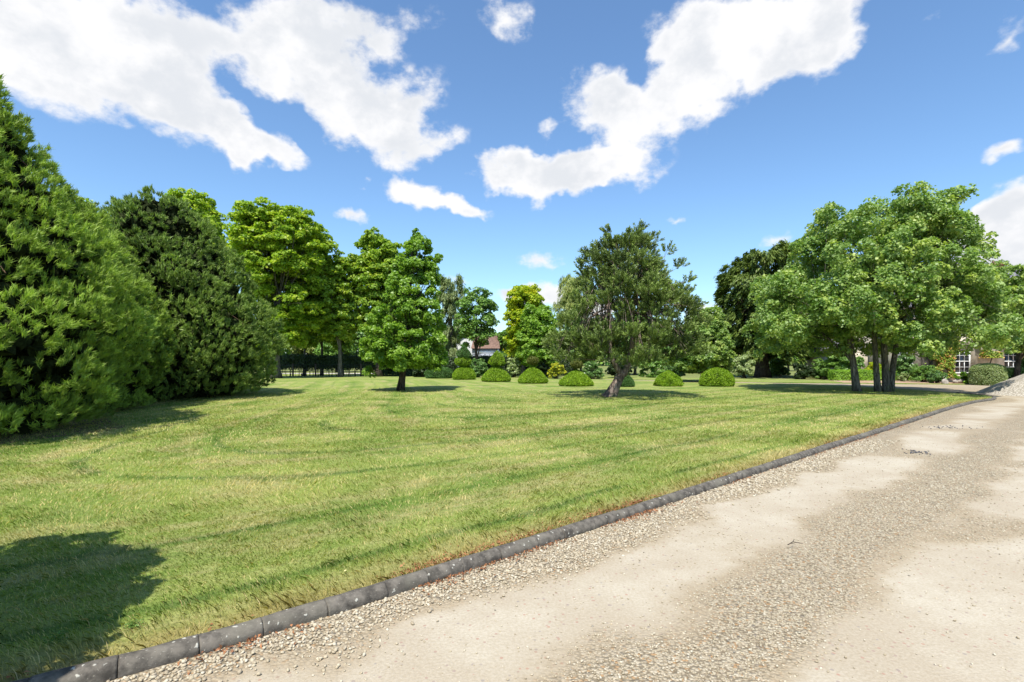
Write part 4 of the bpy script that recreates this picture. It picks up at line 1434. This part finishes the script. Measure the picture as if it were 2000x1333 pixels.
def box_leaves(x0, x1, y0, y1, z0, z1, n, size, jit=.5, rough=.06):
    """leaf quads over a box hedge (top, front, sides, back)"""
    A = np.array([(x1 - x0) * (y1 - y0), (x1 - x0) * (z1 - z0), (x1 - x0) * (z1 - z0), (y1 - y0) * (z1 - z0), (y1 - y0) * (z1 - z0)])
    k = rng.choice(5, n, p=A / A.sum())
    u, v, wv = rng.random(n), rng.random(n), rng.random(n)
    P = np.empty((n, 3))
    Nn = np.zeros((n, 3))
    X, Yy, Z = x0 + (x1 - x0) * u, y0 + (y1 - y0) * v, z0 + (z1 - z0) * wv
    X = np.where(k == 3, x0, np.where(k == 4, x1, X))
    Yy = np.where(k == 1, y0, np.where(k == 2, y1, Yy))
    Z = np.where(k == 0, z1, Z)
    Nn[:, 2] = (k == 0)
    Nn[:, 1] = np.where(k == 1, -1, np.where(k == 2, 1, 0))
    Nn[:, 0] = np.where(k == 3, -1, np.where(k == 4, 1, 0))
    P = np.column_stack([X, Yy, Z]) + rng.normal(size=(n, 3)) * rough
    P += Nn * ((smooth_noise(np.column_stack([X, Z + Yy]), 1.6, 3) - .5) * rough * 3)[:, None]
    nn = Nn + np.array([0, 0, .35]) + rng.normal(size=(n, 3)) * jit
    return quads(P, nn, size * rng.uniform(.7, 1.4, n), size * .6, .12)


def hedge(label, x0, x1, y0, y1, z0, z1, n, size, mat, stems=0, rough=.06, cat='hedge'):
    b = ((x0 + x1) / 2, (y0 + y1) / 2, 0)
    t = empty('hedge', b)
    tag(t, label, cat)
    leaf_mesh('foliage', box_leaves(x0, x1, y0, y1, z0, z1, n, size, rough=rough), mat, t, origin=b)
    m = min(.14, (z1 - z0) * .2, (y1 - y0) * .2)
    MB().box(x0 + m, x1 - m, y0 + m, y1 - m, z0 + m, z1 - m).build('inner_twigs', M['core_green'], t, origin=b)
    if stems:
        mb = MB()
        rd = random.Random(5)
        for i in range(stems):
            x = x0 + (x1 - x0) * (i + rd.random()) / stems
            y = (y0 + y1) / 2 + rd.uniform(-.25, .25)
            MB().tube([(x, y, 0), (x + rd.uniform(-.1, .1), y, z0 * .6), (x + rd.uniform(-.15, .15), y, z0 + .25)], [.03, .025, .02], 5).build('stem', M['bark_dark'], t, origin=b)
    return t


# hedge and iron fence at the far left
hedge('raised dark hedge on bare stems behind the iron fence', -20.2, -12.0, 43.9, 44.8, .72, 1.72, 15000, .13, M['hedge_shade_tone'], 26, .09)
hedge('shade toned clipped hedge behind the sweetgum trunk', -11.9, -5.0, 45.2, 46.2, .05, 1.55, 12000, .14, M['hedge_shade_tone'], 0, .09)
hedge('shade toned yew hedge behind the mound topiaries', -4.6, 5.2, 45.8, 46.9, .05, 1.65, 16000, .14, M['hedge_shade_tone'], 0, .09)
hedge('low bright green box hedge left of the maple stems', 21.8, 26.2, 34.6, 35.3, .05, .72, 11000, .07, M['hedge_box'], 0, .035)
hedge('short length of low box hedge right of the maple stems', 26.6, 27.5, 34.3, 35.0, .05, .66, 3500, .07, M['hedge_box'], 0, .035)
hedge('low dull green hedge at the right behind the gravel heap', 28.2, 30.0, 29.7, 30.5, .05, .95, 7000, .08, M['laurel'], 0, .05)

f0 = empty('iron_fence', (-16, 43.3, 0))
tag(f0, 'black iron park fence with thin bars below the raised hedge', 'fence')
for z in (.25, .62, 1.0):
    mb = MB().box(-22.5, -11.0, 43.29, 43.31, z - .014, z + .014)
    o = mb.build('rail', M['iron'], f0, origin=(-16, 43.3, 0))
x = -22.4
i = 0
while x < -11:
    big = i % 8 == 0
    mb = MB()
    if big:
        mb.box(x - .055, x + .055, 43.33, 43.44, 0, 1.12)
        mb.build('post', M['post'], f0, origin=(-16, 43.3, 0))
    else:
        mb.tube([(x, 43.3, 0), (x, 43.3, 1.05)], [.012, .012], 5)
        mb.build('bar', M['iron'], f0, origin=(-16, 43.3, 0))
    x += .24
    i += 1


def shrub(name, label, cat, Y, xl, xr, ytop, ybase, mat, n, size, seed, nl=14, group=None, mat2=None):
    Yb = Y
    prof = [(ytop, xl + (xr - xl) * .3, xr - (xr - xl) * .3), (ytop + (ybase - ytop) * .25, xl + (xr - xl) * .1, xr - (xr - xl) * .1), (ytop + (ybase - ytop) * .6, xl, xr), (ybase, xl + (xr - xl) * .05, xr - (xr - xl) * .05)]
    w_ = (xr - xl) / F * Y
    h_ = (ybase - ytop) / F * Y
    rmax = min(w_, h_) * .30
    lobes = lobes_from(prof, Y, nl, (rmax * .6, rmax), .7, .3, .8, seed)
    lobes[:, 2] = np.maximum(lobes[:, 2], lobes[:, 3] * .55)
    Q, rn = broad_leaves(lobes, n, size, 9, .8, updir=.4, zmin=-.7)
    b = (px((xl + xr) / 2, Y), Y, 0)
    mb = MB()
    rd = random.Random(seed)
    for l in lobes:
        mb.tube(bez((b[0] + rd.uniform(-.1, .1) * w_, Y + rd.uniform(-.1, .1), 0), (l[0] * .5 + b[0] * .5, l[1], l[2] * .4), l[:3], 5), [.022, .02, .017, .013, .008], 4, cap=False)
    t = thing_tree(name, label, cat, b, [('foliage', Q, rn, mat)], None, None, group)
    mb.build('stem', M['bark_dark'], t, smooth=True, origin=b)
    return t


SHR = 'shrub'
shrub('shrub', 'yellow leaved shrub between the two bronze ball topiaries', SHR, 38, 1066, 1107, 707, 739, M['yellow_shrub'], 5000, .10, 80)
shrub('shrub', 'dark evergreen shrub left of the yellow leaved shrub', SHR, 40, 1030, 1075, 700, 740, M['hedge_shade_tone'], 6000, .13, 81)
shrub('shrub', 'leafy green shrub behind the gap of the second and third topiary', SHR, 41, 915, 955, 696, 739, M['laurel'], 6000, .12, 82)
shrub('shrub', 'grey-green shrub behind the third cone topiary', SHR, 41, 985, 1024, 695, 740, M['variegated'], 6000, .12, 83)
shrub('shrub', 'dark green shrub left of the tiered topiary', SHR, 42, 800, 850, 700, 739, M['hedge_shade_tone'], 7000, .13, 84)
shrub('shrub', 'rounded green shrub behind the bronze ball topiary beside the pine', SHR, 38, 1135, 1180, 703, 742, M['laurel'], 7000, .11, 85)
shrub('shrub', 'dark shrub behind the pine trunk fork', SHR, 40, 1175, 1245, 690, 740, M['hedge_shade_tone'], 8000, .13, 86)
shrub('shrub', 'mid green shrub right of the pine trunk', SHR, 41, 1240, 1310, 700, 740, M['shrub'], 8000, .13, 87)
shrub('shrub', 'dark shrub behind the lumpy topiary mound', SHR, 36, 1290, 1345, 706, 744, M['laurel'], 7000, .11, 88)
shrub('shrub', 'pale leaved shrub left of the yew trunk', SHR, 40, 1425, 1480, 690, 739, M['variegated'], 8000, .12, 89)
shrub('shrub', 'sunlit shrub just right of the yew trunk', SHR, 46, 1498, 1545, 698, 737, M['shrub'], 7000, .13, 90)
shrub('shrub', 'dark rounded bush in shade right of the yew', SHR, 39, 1545, 1592, 708, 741, M['hedge_shade_tone'], 9000, .10, 91)
shrub('shrub', 'loose green shrub left of the low box hedge', SHR, 39, 1580, 1622, 698, 742, M['shrub'], 7000, .11, 92)
shrub('shrub', 'tall leafy shrub behind the box hedge left of the maple stems', SHR, 37, 1605, 1690, 672, 741, M['shrub'], 13000, .13, 93)
shrub('shrub', 'yellow-green shrub glimpsed between the maple stems', SHR, 36.2, 1690, 1735, 705, 743, M['gold'], 7000, .12, 94)
shrub('shrub', 'dense rounded green bush against the stone house left of the sash window', SHR, 32.5, 1776, 1832, 711, 747, M['shrub'], 13000, .08, 95, nl=20)
shrub('shrub', 'small leafy bush below the climbing vine', SHR, 31.0, 1812, 1850, 722, 750, M['laurel'], 6000, .08, 96)
shrub('shrub', 'yellow-green bush below the sash window', SHR, 31.0, 1858, 1906, 726, 750, M['hedge_box'], 7000, .08, 97)
shrub('shrub', 'slender shrub beside the lone trunk under the maple', SHR, 36, 1735, 1760, 715, 744, M['laurel'], 4000, .09, 98)
shrub('shrub', 'upright dark leaved shrub covering the leftmost ground floor window', SHR, 34.6, 1745, 1790, 688, 740, M['laurel'], 8000, .10, 101)
shrub('shrub', 'spiky pale plant in the flower bed', SHR, 33.5, 1752, 1776, 728, 744, M['variegated'], 1600, .10, 99)
shrub('shrub', 'tall laurel shrub at the right edge behind the trunks', SHR, 31.5, 1988, 2040, 690, 748, M['laurel'], 9000, .10, 100)
# big clipped variegated dome beside the window
Yh = 29.6
cb = (px(1929, Yh), Yh, 0.0)
t = empty('clipped_bush', cb)
tag(t, 'large block shaped clipped grey-green bush right of the sash window', 'shrub')
prh = [(.02, .80), (.2, .86), (.6, .87), (.95, .82), (1.12, .68), (1.22, .42), (1.25, .02)]
Q, solid = lathe_leaf(prh, cb, 12000, .07, .9, .05, 9)
m = leaf_mesh('foliage', Q, M['variegated'], t, origin=cb)
solid.build('inner_twigs', M['core_green'], m, smooth=True, origin=cb)

# background trees that close the view behind the fence and between the houses
BG = [
    ('pale green background tree behind the left end of the iron fence', 64, 560, 640, 600, 725, 'willow', 20),
    ('mid green background tree behind the middle of the iron fence', 60, 615, 700, 615, 728, 'shrub', 20),
    ('dark background tree behind the right end of the iron fence', 62, 680, 760, 610, 728, 'laurel', 20),
    ('background tree closing the view behind the sweetgum trunk', 58, 745, 850, 620, 730, 'shrub', 22),
    ('background tree seen low between sycamore trunk and dark conifer', 60, 470, 575, 610, 728, 'shrub', 20),
    ('background tree far behind the dark conifer', 66, 380, 490, 560, 728, 'mid_maple', 20),
    ('green background tree right of the white cottage', 62, 965, 1010, 640, 715, 'shrub', 14),
    ('shadowy background tree behind the pine', 52, 1080, 1190, 610, 722, 'laurel', 24),
    ('bushy background tree behind the right half of the pine', 50, 1180, 1300, 600, 725, 'shrub', 24),
    ('background tree filling the gap between bushy maple and yew', 56, 1290, 1400, 640, 728, 'laurel', 20),
    ('pale background tree left of the yew', 62, 1405, 1480, 660, 728, 'willow', 18),
    ('background tree beyond the yew trunk', 66, 1480, 1600, 640, 728, 'shrub', 20),
    ('background tree left of the stone house', 52, 1570, 1690, 620, 722, 'laurel', 22),
]
for i, (lab, Y, xl, xr, yt, yb, mt, nl) in enumerate(BG):
    w_ = xr - xl
    broadleaf('background_tree', lab, 'tree', Y, [(yt, xl + w_ * .35, xr - w_ * .35), (yt + (yb - yt) * .2, xl + w_ * .12, xr - w_ * .12), (yt + (yb - yt) * .55, xl, xr), (yb, xl + w_ * .05, xr - w_ * .05)],
              (xl + xr) / 2, M[mt], M['bark'], nl, (.9, 1.6), 12000, .28, .14, 120 + i, nlimb=5, twigs=1, zmin=-.7, flat=.75)
# slim bare-trunked trees right behind the fence
for i, (x, yt, lab) in enumerate([(594, 612, 'slim tree with a pale bare trunk, first right of the sycamore trunk'), (628, 600, 'slim dark trunked tree behind the middle of the fence'), (668, 618, 'slim forked tree behind the right end of the fence')]):
    broadleaf('young_tree', lab, 'tree', 46 + i, [(yt, x - 12, x + 12), (yt + 20, x - 26, x + 26), (yt + 50, x - 32, x + 32), (yt + 75, x - 22, x + 22)], x, M['mid_maple'], M['bark'], 14, (.6, 1.0), 6500, .2, .16, 150 + i, nlimb=5, h_lo=.5, twigs=3)

# ------------------------------------------------------------------ distant woodland line
n = 60000
xx = rng.uniform(-170, 170, n)
top = 5.5 + smooth_noise(np.column_stack([xx, xx * 0]), .11, 91) * 5.0 + smooth_noise(np.column_stack([xx, xx * 0]), .4, 92) * 1.6
zz = top * rng.random(n) ** .7
yy = 110 + rng.uniform(0, 12, n) - (zz / 10) * 0 + smooth_noise(np.column_stack([xx, zz * 2]), .3, 93) * 5
P = np.column_stack([xx, yy, zz])
tag(leaf_mesh('woodland', quads(P, rng.normal(size=(n, 3)) * .6 + np.array([0, -.5, .6]), 1.0, .8, .1), M['shrub']), 'distant belt of trees beyond the garden', kind='stuff')


# ------------------------------------------------------------------ stone house on the right
def panel_window(root, x, y, z0, z1, w_, cols, rows, name='window'):
    """sash window: frame with bars, glass behind, stone sill; faces -Y"""
    b = root.location
    fr = MB()
    t_ = .07
    fr.box(x - w_ / 2, x - w_ / 2 + t_, y - .03, y + .07, z0, z1)
    fr.box(x + w_ / 2 - t_, x + w_ / 2, y - .03, y + .07, z0, z1)
    fr.box(x - w_ / 2 + t_, x + w_ / 2 - t_, y - .03, y + .07, z0, z0 + t_)
    fr.box(x - w_ / 2 + t_, x + w_ / 2 - t_, y - .03, y + .07, z1 - t_, z1)
    zm = (z0 + z1) / 2
    fr.box(x - w_ / 2 + t_, x + w_ / 2 - t_, y - .02, y + .05, zm - .03, zm + .03)
    for c in range(1, cols):
        xc = x - w_ / 2 + t_ + (w_ - 2 * t_) * c / cols
        fr.box(xc - .014, xc + .014, y - .005, y + .035, z0 + t_, zm - .03)
        fr.box(xc - .014, xc + .014, y - .005, y + .035, zm + .03, z1 - t_)
    for k in range(1, rows):
        for a, c in ((z0 + t_, zm - .03), (zm + .03, z1 - t_)):
            zc = a + (c - a) * k / rows
            fr.box(x - w_ / 2 + t_, x + w_ / 2 - t_, y - .002, y + .03, zc - .012, zc + .012)
    win = MB().box(x - w_ / 2 + .01, x + w_ / 2 - .01, y + .04, y + .052, z0 + .01, z1 - .01).build(name, M['glass'], root, origin=b)
    fr.build('frame', M['paint'], win, origin=None)
    win.children[0].data.transform(Matrix.Translation(-Vector(b)))
    MB().box(x - w_ / 2 - .08, x + w_ / 2 + .08, y - .12, y - .03, z0 - .09, z0 - .004).build('sill', M['paint'], win, origin=b)
    return win


def wall_with_openings(x0, x1, y0, y1, z0, z1, holes):
    """front wall slab split round window holes"""
    mb = MB()
    xs = sorted({x0, x1, *[h[0] for h in holes], *[h[1] for h in holes]})
    for a, b in zip(xs[:-1], xs[1:]):
        hs = sorted([h for h in holes if h[0] <= a + 1e-6 and h[1] >= b - 1e-6], key=lambda h: h[2])
        z = z0
        for h in hs:
            mb.box(a, b, y0, y1, z, h[2])
            z = h[3]
        mb.box(a, b, y0, y1, z, z1)
    return mb


HY0 = 36.0
hroot = empty('stone_house', (36, HY0, 0))
tag(hroot, 'two storey pale limestone house with sash windows largely hidden by the maples', 'house')
o3 = (36, HY0, 0)
wins = [(27.7, .5, 2.25, 1.15), (31.75, .5, 2.2, 1.15), (35.2, .5, 2.2, 1.15), (38.9, .5, 2.2, 1.15), (27.7, 3.2, 4.7, 1.1), (31.75, 3.2, 4.7, 1.1), (35.2, 3.2, 4.7, 1.1), (38.9, 3.2, 4.7, 1.1)]
holes = [(x - w_ / 2, x + w_ / 2, a, b) for x, a, b, w_ in wins]
mb = wall_with_openings(26.5, 46, HY0, HY0 + .4, 0, 5.4, holes)
mb.box(26.5, 26.9, HY0 + .4, 43.2, 0, 5.4)
mb.box(45.6, 46, HY0 + .4, 43.2, 0, 5.4)
mb.box(26.5, 46, 43.2, 43.6, 0, 5.4)
mb.add([(26.5, HY0, 5.4), (26.5, 43.6, 5.4), (26.5, 39.8, 8.3), (26.85, HY0, 5.4), (26.85, 43.6, 5.4), (26.85, 39.8, 8.3)], [(0, 2, 1), (3, 4, 5), (0, 3, 5, 2), (2, 5, 4, 1)])
mb.build('wall', M['limestone'], hroot, origin=o3)
rf = MB()
rf.add([(26.2, HY0 - .35, 5.22), (46.3, HY0 - .35, 5.22), (46.3, 39.8, 8.5), (26.2, 39.8, 8.5), (26.2, 43.95, 5.22), (46.3, 43.95, 5.22),
        (26.2, HY0 - .35, 5.08), (46.3, HY0 - .35, 5.08), (46.3, 39.8, 8.34), (26.2, 39.8, 8.34), (26.2, 43.95, 5.08), (46.3, 43.95, 5.08)],
       [(0, 1, 2, 3), (3, 2, 5, 4), (6, 9, 8, 7), (9, 10, 11, 8), (0, 6, 7, 1), (4, 5, 11, 10), (0, 3, 9, 6), (3, 4, 10, 9), (1, 7, 8, 2), (2, 8, 11, 5)])
roof = rf.build('roof', M['slate'], hroot, origin=o3)
for cx in (37.6,):
    ch = MB().box(cx - .36, cx + .36, 39.45, 40.15, 7.9, 8.75).box(cx - .42, cx + .42, 39.38, 40.22, 8.75, 8.87)
    c_ = ch.build('chimney', M['brick'], roof, origin=o3)
pots = MB()
for dx in (-.18, .18):
    pots.tube([(37.6 + dx, 39.8, 8.87), (37.6 + dx, 39.8, 9.15)], [.11, .09], 10)
pots.build('chimney_pot', M['tile'], roof, smooth=False, origin=o3)
for x, a, b, w_ in wins:
    panel_window(hroot, x, HY0 + .12, a, b, w_, 3, 2)

# lower slate-roofed wing to the left
w3 = empty('stone_outhouse', (25.2, 38.5, 0))
tag(w3, 'low stone outbuilding with a slate gable roof left of the stone house', 'building')
ow = (25.2, 38.5, 0)
mb = MB().box(24.1, 26.4, 38.0, 42.0, 0, 2.1)
mb.add([(24.1, 38.0, 2.1), (26.4, 38.0, 2.1), (25.25, 38.0, 3.1), (24.1, 42, 2.1), (26.4, 42, 2.1), (25.25, 42, 3.1)], [(0, 1, 2), (3, 5, 4)])
mb.build('wall', M['limestone'], w3, origin=ow)
rf = MB().add([(23.9, 37.8, 1.98), (25.25, 37.8, 3.2), (25.25, 42.2, 3.2), (23.9, 42.2, 1.98), (26.48, 37.8, 1.98), (26.48, 42.2, 1.98),
               (23.9, 37.8, 1.90), (25.25, 37.8, 3.11), (25.25, 42.2, 3.11), (23.9, 42.2, 1.90), (26.48, 37.8, 1.90), (26.48, 42.2, 1.90)],
              [(0, 1, 2, 3), (1, 4, 5, 2), (6, 9, 8, 7), (7, 8, 11, 10), (0, 6, 7, 1), (1, 7, 10, 4), (3, 2, 8, 9), (2, 5, 11, 8), (0, 3, 9, 6), (4, 10, 11, 5)])
rf.build('roof', M['slate'], w3, origin=ow)

# vine on the house wall
vr = empty('climbing_vine', (29.6, HY0 - .2, 0))
tag(vr, 'yellow-green climber with bare pale stems on the house wall left of the sash window', 'vine')
vo = (29.6, HY0 - .2, 0)
mb = MB()
rd = random.Random(8)
for i in range(9):
    x = 29.4 + rd.uniform(-.4, .4)
    MB().tube(bez((x, HY0 - .12, 0), (x + rd.uniform(-.8, .8), HY0 - .15, 1.2), (x + rd.uniform(-1.6, 1.6), HY0 - .1, rd.uniform(1.8, 3.4)), 8), [.05 - .005 * k for k in range(8)], 6).build('stem', M['bark'], vr, smooth=True, origin=vo)
n = 9000
xx, zz = rng.uniform(28.4, 31.1, n), rng.uniform(.2, 3.3, n)
k = smooth_noise(np.column_stack([xx, zz]), 1.6, 55) + .25 * smooth_noise(np.column_stack([xx, zz]), 5, 56) > .52 + (np.abs(xx - 29.8) > 1.0) * .15
xx, zz = xx[k], zz[k]
P = np.column_stack([xx, HY0 - .15 - rng.uniform(0, .35, len(xx)), zz])
leaf_mesh('foliage', quads(P, rng.normal(size=P.shape) * .5 + np.array([0, -.8, .5]), .13, .1, .12), M['creeper'], vr, origin=vo)
vr = empty('climbing_vine', (34, HY0 - .2, 0))
tag(vr, 'green and gold climber over the wall between the two right hand windows', 'vine')
vo = (34, HY0 - .2, 0)
MB().tube(bez((33.4, HY0 - .12, 0), (33.2, HY0 - .15, 1.5), (34.5, HY0 - .12, 2.9), 8), [.05 - .004 * k for k in range(8)], 6).build('stem', M['bark'], vr, origin=vo)
n = 9000
xx, zz = rng.uniform(32.5, 38.5, n), rng.uniform(1.6, 3.2, n)
k = (smooth_noise(np.column_stack([xx, zz]), 1.3, 57) > .38) & ((np.abs(xx - 35.2) > .62) | (zz > 2.2))
xx, zz = xx[k], zz[k]
P = np.column_stack([xx, HY0 - .15 - rng.uniform(0, .35, len(xx)), zz])
leaf_mesh('foliage', quads(P, rng.normal(size=P.shape) * .5 + np.array([0, -.8, .5]), .13, .1, .12), M['creeper'], vr, origin=vo)

# rocks edging the bed
rd = random.Random(12)
for i, (x, yb, s_, lab) in enumerate([(1800, 746, .26, 'pale rock at the left of the flower bed edge'), (1811, 747, .34, 'largest weathered rock on the flower bed edge'), (1819, 748, .22, 'small grey rock beside the largest one'), (1846, 752, .20, 'upright grey stone below the climbing vine'), (1874, 751, .30, 'low cream boulder under the yellow-green bush'), (1866, 751, .2, 'small cream stone left of the low boulder')]):
    Y = gy(yb) + .3
    b = (px(x, Y), Y, .05)
    V = ICO_V * np.array([1.2, .9, .75 if i != 3 else 1.4]) * s_ * (1 + np.array([[rd.uniform(-.2, .2)] for _ in range(12)]))
    V = V + np.array([0, 0, s_ * .45])
    o = mesh_np('rock', V, ICO_F.ravel(), 3, M['rock'], smooth=False)
    md = o.modifiers.new('sub', 'SUBSURF')
    md.levels = md.render_levels = 2
    md.subdivision_type = 'CATMULL_CLARK'
    o.location = b
    tag(o, lab, 'rock', 'rocks along the flower bed')

# gravel heap
hc = np.array([23.2, 21.0])
A_, B_ = 60, 26
vs, fs = [], []
for j in range(B_):
    f = j / (B_ - 1)
    for k in range(A_):
        a = 2 * math.pi * k / A_
        rr_ = 3.0 * (1 - f) * (1 + .05 * math.sin(3 * a + 1) + .04 * math.sin(7 * a))
        z = 1.62 * (1 - (1 - f) ** 1.12) - .01
        vs.append((hc[0] + math.cos(a) * rr_, hc[1] + math.sin(a) * rr_, z + (rd.uniform(-.006, .006) if 0 < j else 0)))
for j in range(B_ - 1):
    for k in range(A_):
        k2 = (k + 1) % A_
        fs.append((j * A_ + k, j * A_ + k2, (j + 1) * A_ + k2, (j + 1) * A_ + k))
m_, t_ = new_mat('clean_gravel')
pos = t_.node('ShaderNodeNewGeometry').outputs['Position']
vc = t_.node('ShaderNodeSeparateXYZ')
t_.link(t_.voronoi(pos, 22, 'F1', 'Color'), vc.inputs[0])
vd = t_.voronoi(pos, 22, 'F1', 'Distance')
c_ = t_.mix(vc.outputs[0], (.30, .265, .21), (.52, .475, .40))
c_ = t_.mix(t_.smooth(vd, .45, .8, 0, .7), c_, (.17, .145, .11))
finish(t_, principled(t_, c_, .85, .2, t_.bump(t_.math('SUBTRACT', 1.0, vd), .4, .02)))
hp = MB().add(vs, fs).build('gravel_heap', m_, smooth=True)
tag(hp, 'conical heap of clean pale gravel on the drive at the right edge', 'gravel heap')

# ------------------------------------------------------------------ cottage behind the small round tree
cr_ = empty('cottage', (-2.9, 60, 0))
tag(cr_, 'small grey boarded cottage with brown tiled roof and a navy lean-to', 'house')
oc = (-2.9, 60, 0)
YC = 60.0
X = lambda x: px(x, YC)
Z = lambda y: pz(y, YC)
mb = MB().box(X(922), X(974), YC, YC + 5, 0, Z(681))
for i in range(13):
    z = .25 + i * .2
    if z < Z(683):
        mb.box(X(922) + .02, X(974) - .02, YC - .025, YC - .002, z, z + .17)
mb.build('wall', M['weatherboard'], cr_, origin=oc)
MB().add([(X(920), YC - .3, Z(681)), (X(976), YC - .3, Z(681)), (X(972), YC + 2.5, Z(654)), (X(924), YC + 2.5, Z(654)), (X(920), YC + 5.3, Z(681)), (X(976), YC + 5.3, Z(681))], [(0, 1, 2, 3), (3, 2, 5, 4), (0, 3, 4), (1, 5, 2)]).build('roof', M['tile'], cr_, origin=oc)
MB().box(X(930), X(966), YC - .06, YC - .03, Z(690), Z(686)).box(X(971.5), X(975), YC - .06, YC - .03, .1, Z(682)).build('trim', M['paint'], cr_, origin=oc)
lt = MB().box(X(940), X(963), YC - 1.5, YC - .07, 0, Z(695)).build('lean_to', M['navy'], cr_, origin=oc)
MB().add([(X(938), YC - 1.7, Z(695)), (X(965), YC - 1.7, Z(695)), (X(963), YC - .06, Z(690.6)), (X(941), YC - .06, Z(690.6)), (X(938), YC - 1.7, Z(695) - .06), (X(965), YC - 1.7, Z(695) - .06), (X(963), YC - .06, Z(690.6) - .06), (X(941), YC - .06, Z(690.6) - .06)],
         [(0, 1, 2, 3), (4, 7, 6, 5), (0, 4, 5, 1), (0, 3, 7, 4), (1, 5, 6, 2)]).build('lean_to_roof', M['weatherboard'], lt, origin=oc)
wn_ = MB().box(X(942), X(946.5), YC - 1.56, YC - 1.51, Z(703), Z(697)).build('window', M['paint'], cr_, origin=oc)
MB().box(X(943), X(945.5), YC - 1.58, YC - 1.565, Z(702), Z(698)).build('pane', M['glass'], wn_, origin=oc)
c2 = empty('white_house', (-5.5, 66, 0))
tag(c2, 'white rendered gable end of a house left of the grey cottage', 'house')
oc = (-5.5, 66, 0)
X2 = lambda x: px(x, 66)
Z2 = lambda y: pz(y, 66)
mb = MB()
mb.add([(X2(872), 66, 0), (X2(945), 66, 0), (X2(945), 66, Z2(682)), (X2(912), 66, Z2(655)), (X2(872), 66, Z2(682)), (X2(872), 73, 0), (X2(945), 73, 0), (X2(945), 73, Z2(682)), (X2(912), 73, Z2(655)), (X2(872), 73, Z2(682))],
       [(0, 1, 2, 3, 4), (9, 8, 7, 6, 5), (1, 6, 7, 2), (5, 0, 4, 9)])
mb.build('wall', M['render'], c2, origin=oc)
MB().add([(X2(868), 65.8, Z2(685)), (X2(912), 65.8, Z2(653)), (X2(949), 65.8, Z2(685)), (X2(868), 73.2, Z2(685)), (X2(912), 73.2, Z2(653)), (X2(949), 73.2, Z2(685))], [(0, 1, 4, 3), (1, 2, 5, 4)]).build('roof', M['tile'], c2, origin=oc)

# ------------------------------------------------------------------ small things on the ground
# weeds at the near end of the kerb
for i, (x, y, lab) in enumerate([(-2.33, 2.62, 'small leafy weed at the foot of the kerb in the near left corner'), (-2.05, 2.78, 'low pale green weed a little farther along the kerb')]):
    b = (x, y, LAWN_Z)
    k = 90
    a = rng.uniform(0, 6.28, k)
    rad = rng.uniform(.005, .05, k)
    P = np.column_stack([x + np.cos(a) * rad, y + np.sin(a) * rad, LAWN_Z + rng.uniform(.01, .065 if i == 0 else .03, k)])
    tg = np.column_stack([np.cos(a), np.sin(a), np.full(k, .3)])
    o = leaf_mesh('weed', quads(P, np.array([0, 0, 1.]) + rng.normal(size=(k, 3)) * .4, .020, .008, .15, tang=tg), M['weed'], None, origin=b)
    tag(o, lab, 'weed')
# a dry twig lying on the gravel, dark stones in the potholes
mb = MB()
tw = Vector((2.18, 4.05, .03))
mb.tube([tw, tw + Vector((.05, .015, .02)), tw + Vector((.12, .0, .012))], [.004, .0035, .002], 5)
mb.tube([tw + Vector((.05, .015, .02)), tw + Vector((.08, .05, .03))], [.003, .0015], 5)
mb.tube([tw + Vector((.03, .01, .012)), tw + Vector((.04, -.04, .02))], [.003, .0015], 5)
tag(mb.build('twig', M['bark_dark']), 'dry forked twig lying on the coarse gravel in the middle of the drive', 'twig')
sg, _ = new_mat('dark_stone')
ts = NT(sg.node_tree)
finish(ts, principled(ts, (.09, .09, .095), .8, .3))
Yp = gy(884)
k = 60
P = np.column_stack([px(1790, Yp) + rng.normal(0, .13, k), Yp + rng.normal(0, .12, k)])
tag(stones('dark_chippings', P, rng.uniform(.015, .04, k), sg), 'patch of dark chippings filling a pothole', kind='stuff')
Yp = gy(835)
P = np.column_stack([px(1850, Yp) + rng.normal(0, .35, k), Yp + rng.normal(0, .15, k)])
tag(stones('dark_chippings', P, rng.uniform(.015, .035, k), sg), 'line of dark chippings farther up the drive', kind='stuff')

nv = sum(len(o.data.polygons) for o in COL.objects if o.type == 'MESH')
print('polys', nv)
